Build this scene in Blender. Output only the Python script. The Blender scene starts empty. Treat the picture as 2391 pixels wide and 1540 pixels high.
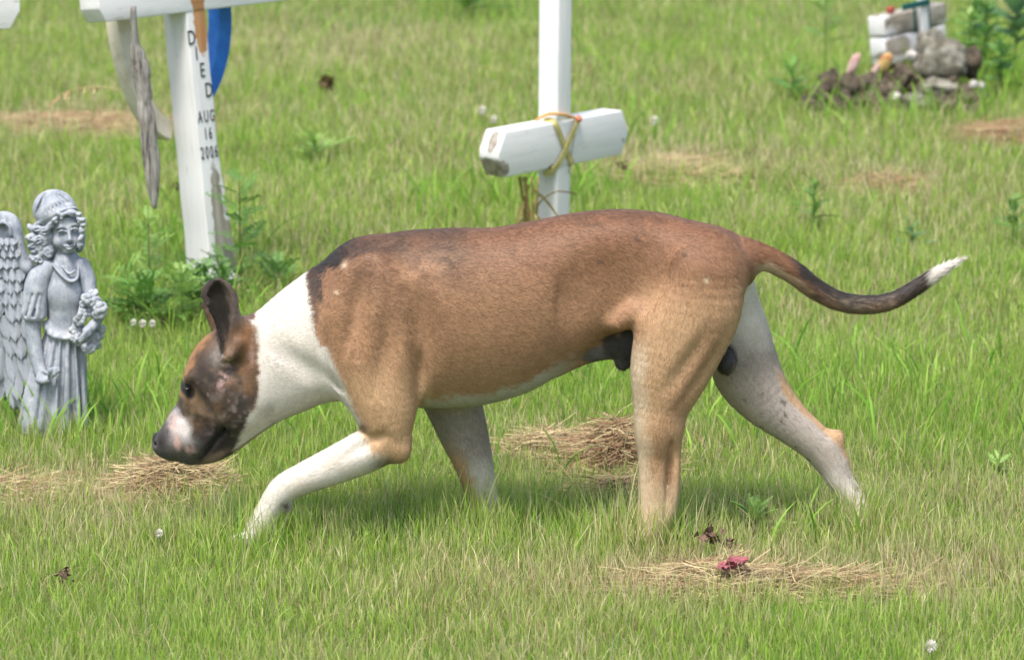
import bpy, bmesh, math, random
import numpy as np
from mathutils import Matrix, Vector, Euler, noise as mnoise

random.seed(7)
RNG = np.random.default_rng(11)
S = bpy.context.scene
COL = S.collection
pi = math.pi

# ------------------------------------------------------------------ camera
PITCH = math.radians(11.0)
DIST = 7.5
PXM = 1239.0                       # picture units per metre at the dog (picture is 2391 x 1540 units)
TZ = 0.39
sp, cp = math.sin(PITCH), math.cos(PITCH)
CAM = np.array([0.0, -DIST * cp, TZ + DIST * sp])
cam_d = bpy.data.cameras.new('camera')
cam = bpy.data.objects.new('camera', cam_d)
COL.objects.link(cam)
cam.location = CAM
cam.rotation_euler = (pi / 2 - PITCH, 0, 0)
cam_d.sensor_width = 36.0
cam_d.lens = 36.0 * DIST / (2391.0 / PXM)
cam_d.clip_start = 0.1
cam_d.clip_end = 2000.0
cam_d.dof.use_dof = True
cam_d.dof.focus_distance = 7.45
cam_d.dof.aperture_fstop = 7.0
S.camera = cam

# ------------------------------------------------------------------ light
SUN_EL, SUN_AZ = math.radians(66), math.radians(205)    # azimuth measured from +y towards +x
w = bpy.data.worlds.new('World')
S.world = w
w.use_nodes = True
nt = w.node_tree
for n in list(nt.nodes):
    nt.nodes.remove(n)
o_ = nt.nodes.new('ShaderNodeOutputWorld')
bg = nt.nodes.new('ShaderNodeBackground')
sky = nt.nodes.new('ShaderNodeTexSky')
sky.sky_type = 'NISHITA'
sky.sun_disc = False
sky.sun_elevation = SUN_EL
sky.sun_rotation = SUN_AZ
sky.air_density = 1.0
sky.dust_density = 4.0
sky.ozone_density = 0.6
bg.inputs['Strength'].default_value = 0.12
nt.links.new(sky.outputs[0], bg.inputs[0])
nt.links.new(bg.outputs[0], o_.inputs[0])
sd = bpy.data.lights.new('sun', 'SUN')
sd.energy = 2.0
sd.angle = math.radians(16)
sd.color = (1.0, 0.96, 0.90)
sun = bpy.data.objects.new('sun', sd)
COL.objects.link(sun)
dirv = Vector((math.sin(SUN_AZ) * math.cos(SUN_EL), math.cos(SUN_AZ) * math.cos(SUN_EL), math.sin(SUN_EL)))
sun.rotation_euler = dirv.to_track_quat('Z', 'Y').to_euler()
sun.location = (0, 0, 8)
S.view_settings.view_transform = 'Standard'
S.view_settings.look = 'None'
S.view_settings.exposure = 1.1
S.view_settings.gamma = 1.0
S.view_settings.use_curve_mapping = False
S.render.engine = 'CYCLES'
S.cycles.max_bounces = 6
S.cycles.transparent_max_bounces = 4
S.cycles.use_denoising = True


# ------------------------------------------------------------------ helpers: picture units to the place
def W(px, py, y):
    """point of the vertical plane at depth y that is seen at picture unit (px, py)"""
    u = (px - 1195.5) / PXM / DIST
    v = (770.0 - py) / PXM / DIST
    d = np.array([u, cp + v * sp, -sp + v * cp])
    t = (y - CAM[1]) / d[1]
    return CAM + d * t


def G(px, py, z=0.0):
    """point of the ground seen at picture unit (px, py)"""
    u = (px - 1195.5) / PXM / DIST
    v = (770.0 - py) / PXM / DIST
    d = np.array([u, cp + v * sp, -sp + v * cp])
    t = (z - CAM[2]) / d[2]
    return CAM + d * t


def srgb(r, g, b):
    f = lambda c: (c / 255 / 12.92) if c / 255 <= 0.04045 else ((c / 255 + 0.055) / 1.055) ** 2.4
    return (f(r), f(g), f(b), 1.0)


def vnoise2(x, y, seed=0):
    xi, yi = np.floor(x).astype(np.int64), np.floor(y).astype(np.int64)
    xf, yf = x - xi, y - yi
    xf = xf * xf * (3 - 2 * xf)
    yf = yf * yf * (3 - 2 * yf)

    def h(a, b):
        n = (a * 374761393 + b * 668265263 + seed * 144665) & 0x7fffffff
        n = ((n ^ (n >> 13)) * 1274126177) & 0x7fffffff
        return ((n ^ (n >> 16)) & 0xffff) / 65535.0
    return (h(xi, yi) * (1 - xf) + h(xi + 1, yi) * xf) * (1 - yf) + (h(xi, yi + 1) * (1 - xf) + h(xi + 1, yi + 1) * xf) * yf


def fbm2(x, y, seed=0, oct=3):
    a, s, t = 0.0, 0.5, 0.0
    for i in range(oct):
        a = a + s * vnoise2(x * 2 ** i, y * 2 ** i, seed + i * 17)
        t += s
        s *= 0.5
    return a / t


def vnoise3(P, scale, seed=0):
    p = P * scale
    i = np.floor(p).astype(np.int64)
    f = p - i
    f = f * f * (3 - 2 * f)
    out = 0.0
    for a in (0, 1):
        for b in (0, 1):
            for c in (0, 1):
                n = ((i[:, 0] + a) * 374761393 + (i[:, 1] + b) * 668265263 + (i[:, 2] + c) * 2147483647 // 7 + seed * 9176) & 0x7fffffff
                n = ((n ^ (n >> 13)) * 1274126177) & 0x7fffffff
                hv = ((n ^ (n >> 16)) & 0xffff) / 65535.0
                wt = (f[:, 0] if a else 1 - f[:, 0]) * (f[:, 1] if b else 1 - f[:, 1]) * (f[:, 2] if c else 1 - f[:, 2])
                out = out + wt * hv
    return out


def mound(x, y):
    """the low heap of earth that carries the stones and the small cross"""
    return np.exp(-((x - 1.33) / 0.20) ** 2 - ((y - 6.25) / 0.24) ** 2)


def hground(x, y):
    """gentle lumps of the lawn; nearly flat under the dog"""
    x = np.asarray(x, float)
    y = np.asarray(y, float)
    k = np.clip((np.abs(y) - 0.25) / 1.0, 0, 1)
    return (fbm2(x * 1.3 + 5, y * 0.9 + 3, 3) - 0.5) * 0.09 * k + 0.13 * mound(x, y)


# ------------------------------------------------------------------ helpers: objects
def tag(o, label=None, cat=None, group=None, kind=None):
    if label:
        o['label'] = label
    if cat:
        o['category'] = cat
    if group:
        o['group'] = group
    if kind:
        o['kind'] = kind
    return o


def link(name, me, mat=None, parent=None, smooth=True):
    if mat is not None:
        me.materials.clear()
        me.materials.append(mat)
    if smooth and len(me.polygons):
        me.polygons.foreach_set('use_smooth', np.ones(len(me.polygons), bool))
    o = bpy.data.objects.new(name, me)
    COL.objects.link(o)
    if parent is not None:
        o.parent = parent
    return o


def empty(name, loc=(0, 0, 0), rot=(0, 0, 0)):
    o = bpy.data.objects.new(name, None)
    o.empty_display_size = 0.05
    COL.objects.link(o)
    o.location = loc
    o.rotation_euler = rot
    return o


def mesh(name, V, F, cols=None):
    me = bpy.data.meshes.new(name)
    V = np.asarray(V, np.float32)
    if isinstance(F, np.ndarray):
        n = F.shape[1]
        me.vertices.add(len(V))
        me.vertices.foreach_set('co', V.ravel())
        me.loops.add(F.size)
        me.loops.foreach_set('vertex_index', F.astype(np.int32).ravel())
        me.polygons.add(len(F))
        me.polygons.foreach_set('loop_start', np.arange(0, F.size, n, dtype=np.int32))
        me.update(calc_edges=True)
    else:
        me.from_pydata([tuple(map(float, v)) for v in V], [], F)
        me.update()
    if cols is not None:
        ca = me.color_attributes.new('Col', 'FLOAT_COLOR', 'POINT')
        c = np.ones((len(V), 4), np.float32)
        c[:, :3] = cols
        ca.data.foreach_set('color', c.ravel())
    return me


def mesh_mixed(name, V, quads, tris, cols=None):
    """quads (n,4) and tris (m,3) in one mesh"""
    me = bpy.data.meshes.new(name)
    V = np.asarray(V, np.float32)
    me.vertices.add(len(V))
    me.vertices.foreach_set('co', V.ravel())
    li = np.concatenate([quads.ravel(), tris.ravel()]).astype(np.int32)
    st = np.concatenate([np.arange(len(quads)) * 4, len(quads) * 4 + np.arange(len(tris)) * 3]).astype(np.int32)
    me.loops.add(len(li))
    me.loops.foreach_set('vertex_index', li)
    me.polygons.add(len(st))
    me.polygons.foreach_set('loop_start', st)
    me.update(calc_edges=True)
    if cols is not None:
        ca = me.color_attributes.new('Col', 'FLOAT_COLOR', 'POINT')
        c = np.ones((len(V), 4), np.float32)
        c[:, :3] = cols
        ca.data.foreach_set('color', c.ravel())
    return me


def bm_mesh(name, bm):
    me = bpy.data.meshes.new(name)
    bm.normal_update()
    bm.to_mesh(me)
    bm.free()
    return me


def box_bm(x0, x1, y0, y1, z0, z1, bevel=0.003, cuts=0):
    bm = bmesh.new()
    bmesh.ops.create_cube(bm, size=1.0)
    for v in bm.verts:
        v.co = Vector((x0 + (v.co.x + .5) * (x1 - x0), y0 + (v.co.y + .5) * (y1 - y0), z0 + (v.co.z + .5) * (z1 - z0)))
    if bevel:
        bmesh.ops.bevel(bm, geom=list(bm.edges), offset=bevel, segments=2, affect='EDGES', profile=0.6)
    return bm


def prism_bm(poly, y0, y1, bevel=0.003):
    """polygon in local x,z drawn out from y0 to y1"""
    bm = bmesh.new()
    a = [bm.verts.new((x, y0, z)) for x, z in poly]
    b = [bm.verts.new((x, y1, z)) for x, z in poly]
    n = len(poly)
    bm.faces.new(a)
    bm.faces.new(b[::-1])
    for i in range(n):
        j = (i + 1) % n
        bm.faces.new((a[j], a[i], b[i], b[j]))
    bmesh.ops.recalc_face_normals(bm, faces=list(bm.faces))
    if bevel:
        bmesh.ops.bevel(bm, geom=list(bm.edges), offset=bevel, segments=2, affect='EDGES', profile=0.6)
    return bm


def tube_mesh(name, pts, r, n=8, cols=None):
    """round tube along points; r number or list"""
    pts = [Vector(p) for p in pts]
    rs = r if isinstance(r, (list, tuple)) else [r] * len(pts)
    V, F = [], []
    for i, p in enumerate(pts):
        t = (pts[min(i + 1, len(pts) - 1)] - pts[max(i - 1, 0)]).normalized()
        a = t.cross(Vector((0.31, 0.87, 0.38)))
        if a.length < 0.05:
            a = t.cross(Vector((1, 0, 0)))
        a.normalize()
        b = t.cross(a)
        for k in range(n):
            an = 2 * pi * k / n
            V.append(p + (a * math.cos(an) + b * math.sin(an)) * rs[i])
    for i in range(len(pts) - 1):
        for k in range(n):
            q = (k + 1) % n
            F.append((i * n + k, i * n + q, (i + 1) * n + q, (i + 1) * n + k))
    F.append(tuple(range(n))[::-1])
    F.append(tuple(range((len(pts) - 1) * n, len(pts) * n)))
    return mesh(name, V, F)


def spline(P, n):
    """Catmull-Rom through rows of P, n samples per span"""
    P = np.asarray(P, float)
    Q = np.vstack([2 * P[0] - P[1], P, 2 * P[-1] - P[-2]])
    out = []
    for i in range(len(P) - 1):
        p0, p1, p2, p3 = Q[i], Q[i + 1], Q[i + 2], Q[i + 3]
        for t in np.arange(n) / n:
            out.append(0.5 * (2 * p1 + (p2 - p0) * t + (2 * p0 - 5 * p1 + 4 * p2 - p3) * t * t + (3 * p1 - p0 - 3 * p2 + p3) * t ** 3))
    out.append(P[-1])
    return np.array(out)


# ------------------------------------------------------------------ helpers: materials
def new_mat(name):
    m = bpy.data.materials.new(name)
    m.use_nodes = True
    t = m.node_tree
    p = t.nodes['Principled BSDF']
    return m, t, p


def N(t, kind, **kw):
    n = t.nodes.new(kind)
    for k, v in kw.items():
        if k in n.inputs:
            n.inputs[k].default_value = v
        else:
            setattr(n, k, v)
    return n


def noise_node(t, scale, detail=4, rough=0.55, vec=None):
    n = N(t, 'ShaderNodeTexNoise')
    n.inputs['Scale'].default_value = scale
    n.inputs['Detail'].default_value = detail
    n.inputs['Roughness'].default_value = rough
    if vec is not None:
        t.links.new(vec, n.inputs['Vector'])
    return n


def ramp(t, src, stops):
    r = N(t, 'ShaderNodeValToRGB')
    while len(r.color_ramp.elements) < len(stops):
        r.color_ramp.elements.new(0.5)
    for e, (p, c) in zip(r.color_ramp.elements, stops):
        e.position = p
        e.color = c if len(c) == 4 else (*c, 1)
    t.links.new(src, r.inputs[0])
    return r


def mixc(t, fac, a, b):
    m = N(t, 'ShaderNodeMix', data_type='RGBA')
    for s, v in ((m.inputs[0], fac), (m.inputs[6], a), (m.inputs[7], b)):
        if hasattr(v, 'is_linked'):
            t.links.new(v, s)
        else:
            s.default_value = v
    return m.outputs[2]


def bump(t, p, h, strength=0.4, dist=0.002):
    b = N(t, 'ShaderNodeBump')
    b.inputs['Strength'].default_value = strength
    b.inputs['Distance'].default_value = dist
    t.links.new(h, b.inputs['Height'])
    t.links.new(b.outputs[0], p.inputs['Normal'])
    return b


def simple_mat(name, c1, c2, scale=30, rough=0.7, bumpd=0.001, lo=0.35, hi=0.65, spec=0.3):
    m, t, p = new_mat(name)
    tc = N(t, 'ShaderNodeTexCoord')
    n = noise_node(t, scale, 5, 0.6, tc.outputs['Object'])
    r = ramp(t, n.outputs[0], [(lo, c1), (hi, c2)])
    t.links.new(r.outputs[0], p.inputs['Base Color'])
    p.inputs['Roughness'].default_value = rough
    p.inputs['Specular IOR Level'].default_value = spec
    n2 = noise_node(t, scale * 4, 4, 0.6, tc.outputs['Object'])
    bump(t, p, n2.outputs[0], 0.5, bumpd)
    return m


def vcol_mat(name, translucent=0.0, rough=0.6, spec=0.3, grain=None):
    """colour from the mesh's own colour attribute"""
    m, t, p = new_mat(name)
    a = N(t, 'ShaderNodeVertexColor', layer_name='Col')
    col = a.outputs[0]
    if grain:
        tc = N(t, 'ShaderNodeTexCoord')
        n = noise_node(t, grain, 3, 0.6, tc.outputs['Object'])
        r = ramp(t, n.outputs[0], [(0.3, (0.72, 0.72, 0.72)), (0.7, (1.22, 1.22, 1.22))])
        mm = N(t, 'ShaderNodeMix', data_type='RGBA', blend_type='MULTIPLY')
        mm.inputs[0].default_value = 1
        t.links.new(col, mm.inputs[6])
        t.links.new(r.outputs[0], mm.inputs[7])
        col = mm.outputs[2]
    t.links.new(col, p.inputs['Base Color'])
    p.inputs['Roughness'].default_value = rough
    p.inputs['Specular IOR Level'].default_value = spec
    if translucent:
        tr = N(t, 'ShaderNodeBsdfTranslucent')
        t.links.new(col, tr.inputs[0])
        mx = N(t, 'ShaderNodeMixShader')
        mx.inputs[0].default_value = translucent
        t.links.new(p.outputs[0], mx.inputs[1])
        t.links.new(tr.outputs[0], mx.inputs[2])
        t.links.new(mx.outputs[0], t.nodes['Material Output'].inputs[0])
    return m


def patch_mask(t, vec, patches, wob=0.5, scale=40):
    """1 inside rough-edged ellipsoids (centre, radii) of the object's own space"""
    n = noise_node(t, scale, 4, 0.6, vec)
    best = None
    for c, r in patches:
        mp = N(t, 'ShaderNodeMapping', vector_type='TEXTURE')
        mp.inputs['Location'].default_value = c
        mp.inputs['Scale'].default_value = r
        t.links.new(vec, mp.inputs[0])
        ln = N(t, 'ShaderNodeVectorMath', operation='LENGTH')
        t.links.new(mp.outputs[0], ln.inputs[0])
        ad = N(t, 'ShaderNodeMath', operation='MULTIPLY_ADD')
        t.links.new(n.outputs[0], ad.inputs[0])
        ad.inputs[1].default_value = wob * 2
        ad.inputs[2].default_value = -wob
        s = N(t, 'ShaderNodeMath', operation='ADD')
        t.links.new(ln.outputs['Value'], s.inputs[0])
        t.links.new(ad.outputs[0], s.inputs[1])
        mr = N(t, 'ShaderNodeMapRange')
        mr.inputs[1].default_value = 1.08
        mr.inputs[2].default_value = 0.94
        t.links.new(s.outputs[0], mr.inputs[0])
        if best is None:
            best = mr.outputs[0]
        else:
            mx = N(t, 'ShaderNodeMath', operation='MAXIMUM')
            t.links.new(best, mx.inputs[0])
            t.links.new(mr.outputs[0], mx.inputs[1])
            best = mx.outputs[0]
    return best


def paint_mat(name, grey=(), orange=(), axis_scale=(60, 60, 5), grime=0.55):
    """white house paint on timber; bare weathered wood in given worn patches"""
    m, t, p = new_mat(name)
    tc = N(t, 'ShaderNodeTexCoord')
    vec = tc.outputs['Object']
    mp = N(t, 'ShaderNodeMapping')
    mp.inputs['Scale'].default_value = axis_scale
    t.links.new(vec, mp.inputs[0])
    n1 = noise_node(t, 1.0, 6, 0.65, mp.outputs[0])
    n2 = noise_node(t, 9, 4, 0.6, vec)
    white = ramp(t, n1.outputs[0], [(0.25, (0.62, 0.62, 0.61)), (0.5, (0.71, 0.71, 0.705)), (0.8, (0.75, 0.75, 0.745))])
    dirt = ramp(t, n2.outputs[0], [(grime, (0, 0, 0)), (grime + 0.25, (0.45, 0.45, 0.45))])
    col = mixc(t, dirt.outputs[0], white.outputs[0], (0.50, 0.49, 0.45, 1))
    # hairline cracks and flecks in the paint
    mp2 = N(t, 'ShaderNodeMapping')
    mp2.inputs['Scale'].default_value = tuple(2.6 * s for s in axis_scale)
    t.links.new(vec, mp2.inputs[0])
    n3 = noise_node(t, 1.0, 3, 0.7, mp2.outputs[0])
    crack = ramp(t, n3.outputs[0], [(0.665, (0, 0, 0)), (0.72, (0.8, 0.8, 0.8))])
    col = mixc(t, crack.outputs[0], col, (0.33, 0.31, 0.27, 1))
    wood_n = ramp(t, n1.outputs[0], [(0.3, (0.12, 0.10, 0.072)), (0.45, (0.27, 0.24, 0.19)), (0.66, (0.40, 0.375, 0.33))])
    if grey:
        col = mixc(t, patch_mask(t, vec, grey), col, wood_n.outputs[0])
    if orange:
        on = ramp(t, n1.outputs[0], [(0.3, (0.36, 0.16, 0.06)), (0.7, (0.52, 0.29, 0.13))])
        col = mixc(t, patch_mask(t, vec, orange, 0.4, 70), col, on.outputs[0])
    t.links.new(col, p.inputs['Base Color'])
    p.inputs['Roughness'].default_value = 0.55
    p.inputs['Specular IOR Level'].default_value = 0.35
    bump(t, p, n1.outputs[0], 0.35, 0.0015)
    return m


# ------------------------------------------------------------------ helpers: solid modelling by distance fields
class Field:
    def __init__(self, lo, hi, h, far=0.06):
        self.lo, self.h = np.asarray(lo, float), h
        self.n = np.ceil((np.asarray(hi, float) - self.lo) / h).astype(int) + 1
        self.far = far
        self.F = np.full(self.n, far, np.float32)

    def sub(self, lo, hi, pad):
        a = np.clip(np.floor((np.asarray(lo) - pad - self.lo) / self.h).astype(int), 0, self.n - 1)
        b = np.clip(np.ceil((np.asarray(hi) + pad - self.lo) / self.h).astype(int) + 1, 1, self.n)
        b = np.maximum(b, a + 1)
        sl = tuple(slice(i, j) for i, j in zip(a, b))
        ax = [(self.lo[k] + self.h * np.arange(a[k], b[k])).astype(np.float32) for k in range(3)]
        return sl, ax[0][:, None, None], ax[1][None, :, None], ax[2][None, None, :]

    def blend(self, sl, d, k, cut=False):
        A = self.F[sl]
        if cut:
            d = -d
            hh = np.maximum(k - np.abs(A - d), 0) / k if k > 0 else 0
            self.F[sl] = np.maximum(A, d) + hh * hh * k * 0.25
        else:
            d = np.minimum(d, self.far)
            hh = np.maximum(k - np.abs(A - d), 0) / k if k > 0 else 0
            self.F[sl] = np.minimum(A, d) - hh * hh * k * 0.25

    def ell(self, c, r, k=0.02, R=None, cut=False):
        c = np.asarray(c, float)
        r = np.asarray(r, float)
        m = r.max()
        sl, X, Y, Z = self.sub(c - m, c + m, k + 3 * self.h)
        d = [X - c[0], Y - c[1], Z - c[2]]
        if R is not None:
            R = np.asarray(R)
            d = [R[0, i] * d[0] + R[1, i] * d[1] + R[2, i] * d[2] for i in range(3)]
        k0 = np.sqrt((d[0] / r[0]) ** 2 + (d[1] / r[1]) ** 2 + (d[2] / r[2]) ** 2)
        k1 = np.sqrt((d[0] / r[0] ** 2) ** 2 + (d[1] / r[1] ** 2) ** 2 + (d[2] / r[2] ** 2) ** 2) + 1e-6
        self.blend(sl, (k0 * (k0 - 1) / k1).astype(np.float32), k, cut)

    def tube(self, C, k=0.02, n=4, cut=False, inner=0.0):
        """C rows: x y z, radius in the x-z plane, radius across"""
        P = spline(C, n)
        P[:, 3:] = np.maximum(P[:, 3:], 0.0015)
        lo = (P[:, :3] - P[:, 3:].max(1)[:, None]).min(0)
        hi = (P[:, :3] + P[:, 3:].max(1)[:, None]).max(0)
        sl, X, Y, Z = self.sub(lo, hi, k + 3 * self.h)
        best = None
        Yh = np.array([0, 1.0, 0])
        gx, gy, gz = X.ravel(), Y.ravel(), Z.ravel()
        out = np.full((len(gx), len(gy), len(gz)), self.far, np.float32)
        for a, b in zip(P[:-1], P[1:]):
            T = b[:3] - a[:3]
            L = np.linalg.norm(T)
            if L < 1e-7:
                continue
            T = T / L
            Nn = np.cross(Yh, T)
            if np.linalg.norm(Nn) < 1e-3:
                Nn = np.array([1.0, 0, 0])
            Nn /= np.linalg.norm(Nn)
            B = np.cross(T, Nn)
            m = max(a[3:].max(), b[3:].max()) + k + 3 * self.h
            l3, h3 = np.minimum(a[:3], b[:3]) - m, np.maximum(a[:3], b[:3]) + m
            s3 = tuple(slice(np.searchsorted(g, l), np.searchsorted(g, hh)) for g, l, hh in zip((gx, gy, gz), l3, h3))
            dx, dy, dz = gx[s3[0]][:, None, None] - a[0], gy[s3[1]][None, :, None] - a[1], gz[s3[2]][None, None, :] - a[2]
            tt = dx * T[0] + dy * T[1] + dz * T[2]
            tc = np.clip(tt, 0, L)
            s = tc / L
            e = tt - tc
            dn = dx * Nn[0] + dy * Nn[1] + dz * Nn[2]
            db = dx * B[0] + dy * B[1] + dz * B[2]
            rn = a[3] + (b[3] - a[3]) * s
            rb = a[4] + (b[4] - a[4]) * s
            rt = np.minimum(rn, rb)
            k0 = np.sqrt((dn / rn) ** 2 + (db / rb) ** 2 + (e / rt) ** 2)
            k1 = np.sqrt((dn / rn ** 2) ** 2 + (db / rb ** 2) ** 2 + (e / rt ** 2) ** 2) + 1e-6
            d = k0 * (k0 - 1) / k1
            out[s3] = np.minimum(out[s3], d)
        self.blend(sl, out, k, cut)

    def surface(self):
        F, h = self.F, self.h
        s = F < 0
        c = np.zeros(self.n - 1, np.uint8)
        for a in (0, 1):
            for b in (0, 1):
                for d in (0, 1):
                    c += s[a:self.n[0] - 1 + a, b:self.n[1] - 1 + b, d:self.n[2] - 1 + d]
        act = (c > 0) & (c < 8)
        I = np.argwhere(act)
        vid = np.full(self.n - 1, -1, np.int64)
        vid[act] = np.arange(len(I))
        pos = np.zeros((len(I), 3))
        cnt = np.zeros(len(I))
        for ax in range(3):
            e = np.eye(3, dtype=int)[ax]
            o = [q for q in range(3) if q != ax]
            for a in (0, 1):
                for b in (0, 1):
                    off = np.zeros(3, int)
                    off[o[0]], off[o[1]] = a, b
                    p0 = I + off
                    p1 = p0 + e
                    fa = F[p0[:, 0], p0[:, 1], p0[:, 2]]
                    fb = F[p1[:, 0], p1[:, 1], p1[:, 2]]
                    m = (fa < 0) != (fb < 0)
                    t = np.where(m, fa / np.where(m, fa - fb, 1), 0)
                    pos += (off + t[:, None] * e) * m[:, None]
                    cnt += m
        V = self.lo + h * (I + pos / cnt[:, None])
        Q = []
        for ax in range(3):
            u, v = (ax + 1) % 3, (ax + 2) % 3
            A = [slice(1, -1)] * 3
            Bs = [slice(1, -1)] * 3
            A[ax] = slice(0, -1)
            Bs[ax] = slice(1, None)
            sa, sb = s[tuple(A)], s[tuple(Bs)]
            E = np.argwhere(sa != sb)
            if not len(E):
                continue
            ins = sa[E[:, 0], E[:, 1], E[:, 2]]
            add = np.ones(3, int)
            add[ax] = 0
            E = E + add
            ok = (E < (self.n - 1)).all(1)
            E, ins = E[ok], ins[ok]

            def cell(du, dv):
                q = E.copy()
                q[:, u] += du
                q[:, v] += dv
                return vid[q[:, 0], q[:, 1], q[:, 2]]
            q = np.stack([cell(-1, -1), cell(0, -1), cell(0, 0), cell(-1, 0)], 1)
            q[~ins] = q[~ins][:, ::-1]
            Q.append(q)
        Q = np.concatenate(Q)
        return V, Q[(Q >= 0).all(1)]


def vnormals(V, Q):
    n = np.cross(V[Q[:, 2]] - V[Q[:, 0]], V[Q[:, 3]] - V[Q[:, 1]])
    out = np.zeros_like(V)
    for k in range(4):
        np.add.at(out, Q[:, k], n)
    return out / (np.linalg.norm(out, axis=1)[:, None] + 1e-9)


def relax(V, Q, it=2, f=0.5):
    e = np.concatenate([Q[:, [0, 1]], Q[:, [1, 2]], Q[:, [2, 3]], Q[:, [3, 0]]])
    for _ in range(it):
        s = np.zeros_like(V)
        c = np.zeros(len(V))
        np.add.at(s, e[:, 0], V[e[:, 1]])
        np.add.at(c, e[:, 0], 1)
        V = V + f * (s / c[:, None] - V)
    return V


def sstep(a, b, x):
    t = np.clip((x - a) / (b - a), 0, 1)
    return t * t * (3 - 2 * t)


# ------------------------------------------------------------------ ground
def build_ground():
    # fine sheet near the camera, coarser rings to the horizon, one mesh
    xs = np.concatenate([[-300, -120, -50, -20, -9], np.linspace(-5, 5, 81), [9, 20, 50, 120, 300]])
    ys = np.concatenate([[-200, -80, -30, -12, -5], np.linspace(-2.5, 14, 133), [18, 25, 40, 80, 160, 400, 800]])
    X, Y = np.meshgrid(xs, ys, indexing='ij')
    Z = hground(X, Y) * np.clip((16 - np.abs(Y)) / 4, 0, 1)
    V = np.stack([X, Y, Z], -1).reshape(-1, 3)
    a = np.arange(len(xs) * len(ys)).reshape(len(xs), len(ys))
    Q = np.stack([a[:-1, :-1], a[1:, :-1], a[1:, 1:], a[:-1, 1:]], -1).reshape(-1, 4)
    me = mesh('ground', V, Q)
    m, t, p = new_mat('turf soil')
    tc = N(t, 'ShaderNodeTexCoord')
    n1 = noise_node(t, 60, 6, 0.7, tc.outputs['Object'])
    n2 = noise_node(t, 2.2, 4, 0.6, tc.outputs['Object'])
    c1 = ramp(t, n1.outputs[0], [(0.3, (0.06, 0.085, 0.02)), (0.5, (0.14, 0.17, 0.045)), (0.72, (0.26, 0.25, 0.10))])
    c2 = ramp(t, n1.outputs[0], [(0.3, (0.07, 0.13, 0.022)), (0.7, (0.20, 0.29, 0.06))])
    k = ramp(t, n2.outputs[0], [(0.4, (0, 0, 0)), (0.62, (1, 1, 1))])
    t.links.new(mixc(t, k.outputs[0], c1.outputs[0], c2.outputs[0]), p.inputs['Base Color'])
    p.inputs['Roughness'].default_value = 0.95
    p.inputs['Specular IOR Level'].default_value = 0.1
    bump(t, p, n1.outputs[0], 1.0, 0.02)
    tag(link('ground', me, m), kind='structure')


# dry spots of the lawn: picture spot, half sizes in metres, strength
DRY = [(G(150, 272), 0.75, 0.30, 0.95), (G(290, 300), 0.30, 0.16, 0.6), (G(1610, 385), 0.55, 0.30, 0.55), (G(2065, 420), 0.22, 0.22, 0.75),
       (G(2330, 310), 0.3, 0.3, 0.45), (G(1500, 330), 0.5, 0.6, 0.25), (G(900, 120), 0.5, 1.1, 0.35), (G(390, 1120), 0.16, 0.22, 0.55), (G(60, 1130), 0.15, 0.25, 0.45),
       (G(1400, 1045), 0.22, 0.25, 0.55), (G(1750, 1345), 0.42, 0.16, 0.6), (G(2200, 1330), 0.22, 0.25, 0.4), (G(1350, 1380), 0.28, 0.16, 0.35),
       (G(250, 1200), 0.2, 0.3, 0.4), (G(2350, 1180), 0.15, 0.25, 0.4), (G(700, 60), 0.6, 1.0, 0.3)]
LUSH = [(G(1500, 880), 0.5, 0.5), (G(2000, 960), 0.5, 0.5), (G(1080, 40), 0.35, 0.5), (G(450, 700), 0.35, 0.5), (G(1250, 480), 0.3, 0.4), (G(700, 900), 0.5, 0.4), (G(2300, 150), 0.6, 1.2)]


def lawn_dry(x, y):
    d = 0.21 + 0.60 * (fbm2(x * 1.6 + 11, y * 0.8 + 4, 21, 4) - 0.5) + 0.30 * (fbm2(x * 9, y * 4, 31, 2) - 0.5) + 0.45 * (fbm2(x * 4 + 3, y * 2.2 + 8, 57, 3) - 0.5)
    d = d + 0.10 * sstep(2.0, 6.0, y)
    for c, rx, ry, s in DRY:
        d = d + s * np.exp(-((x - c[0]) / rx) ** 2 - ((y - c[1]) / ry) ** 2)
    for c, rx, ry in LUSH:
        d = d - 0.28 * np.exp(-((x - c[0]) / rx) ** 2 - ((y - c[1]) / ry) ** 2)
    return np.clip(d, 0, 1)


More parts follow.
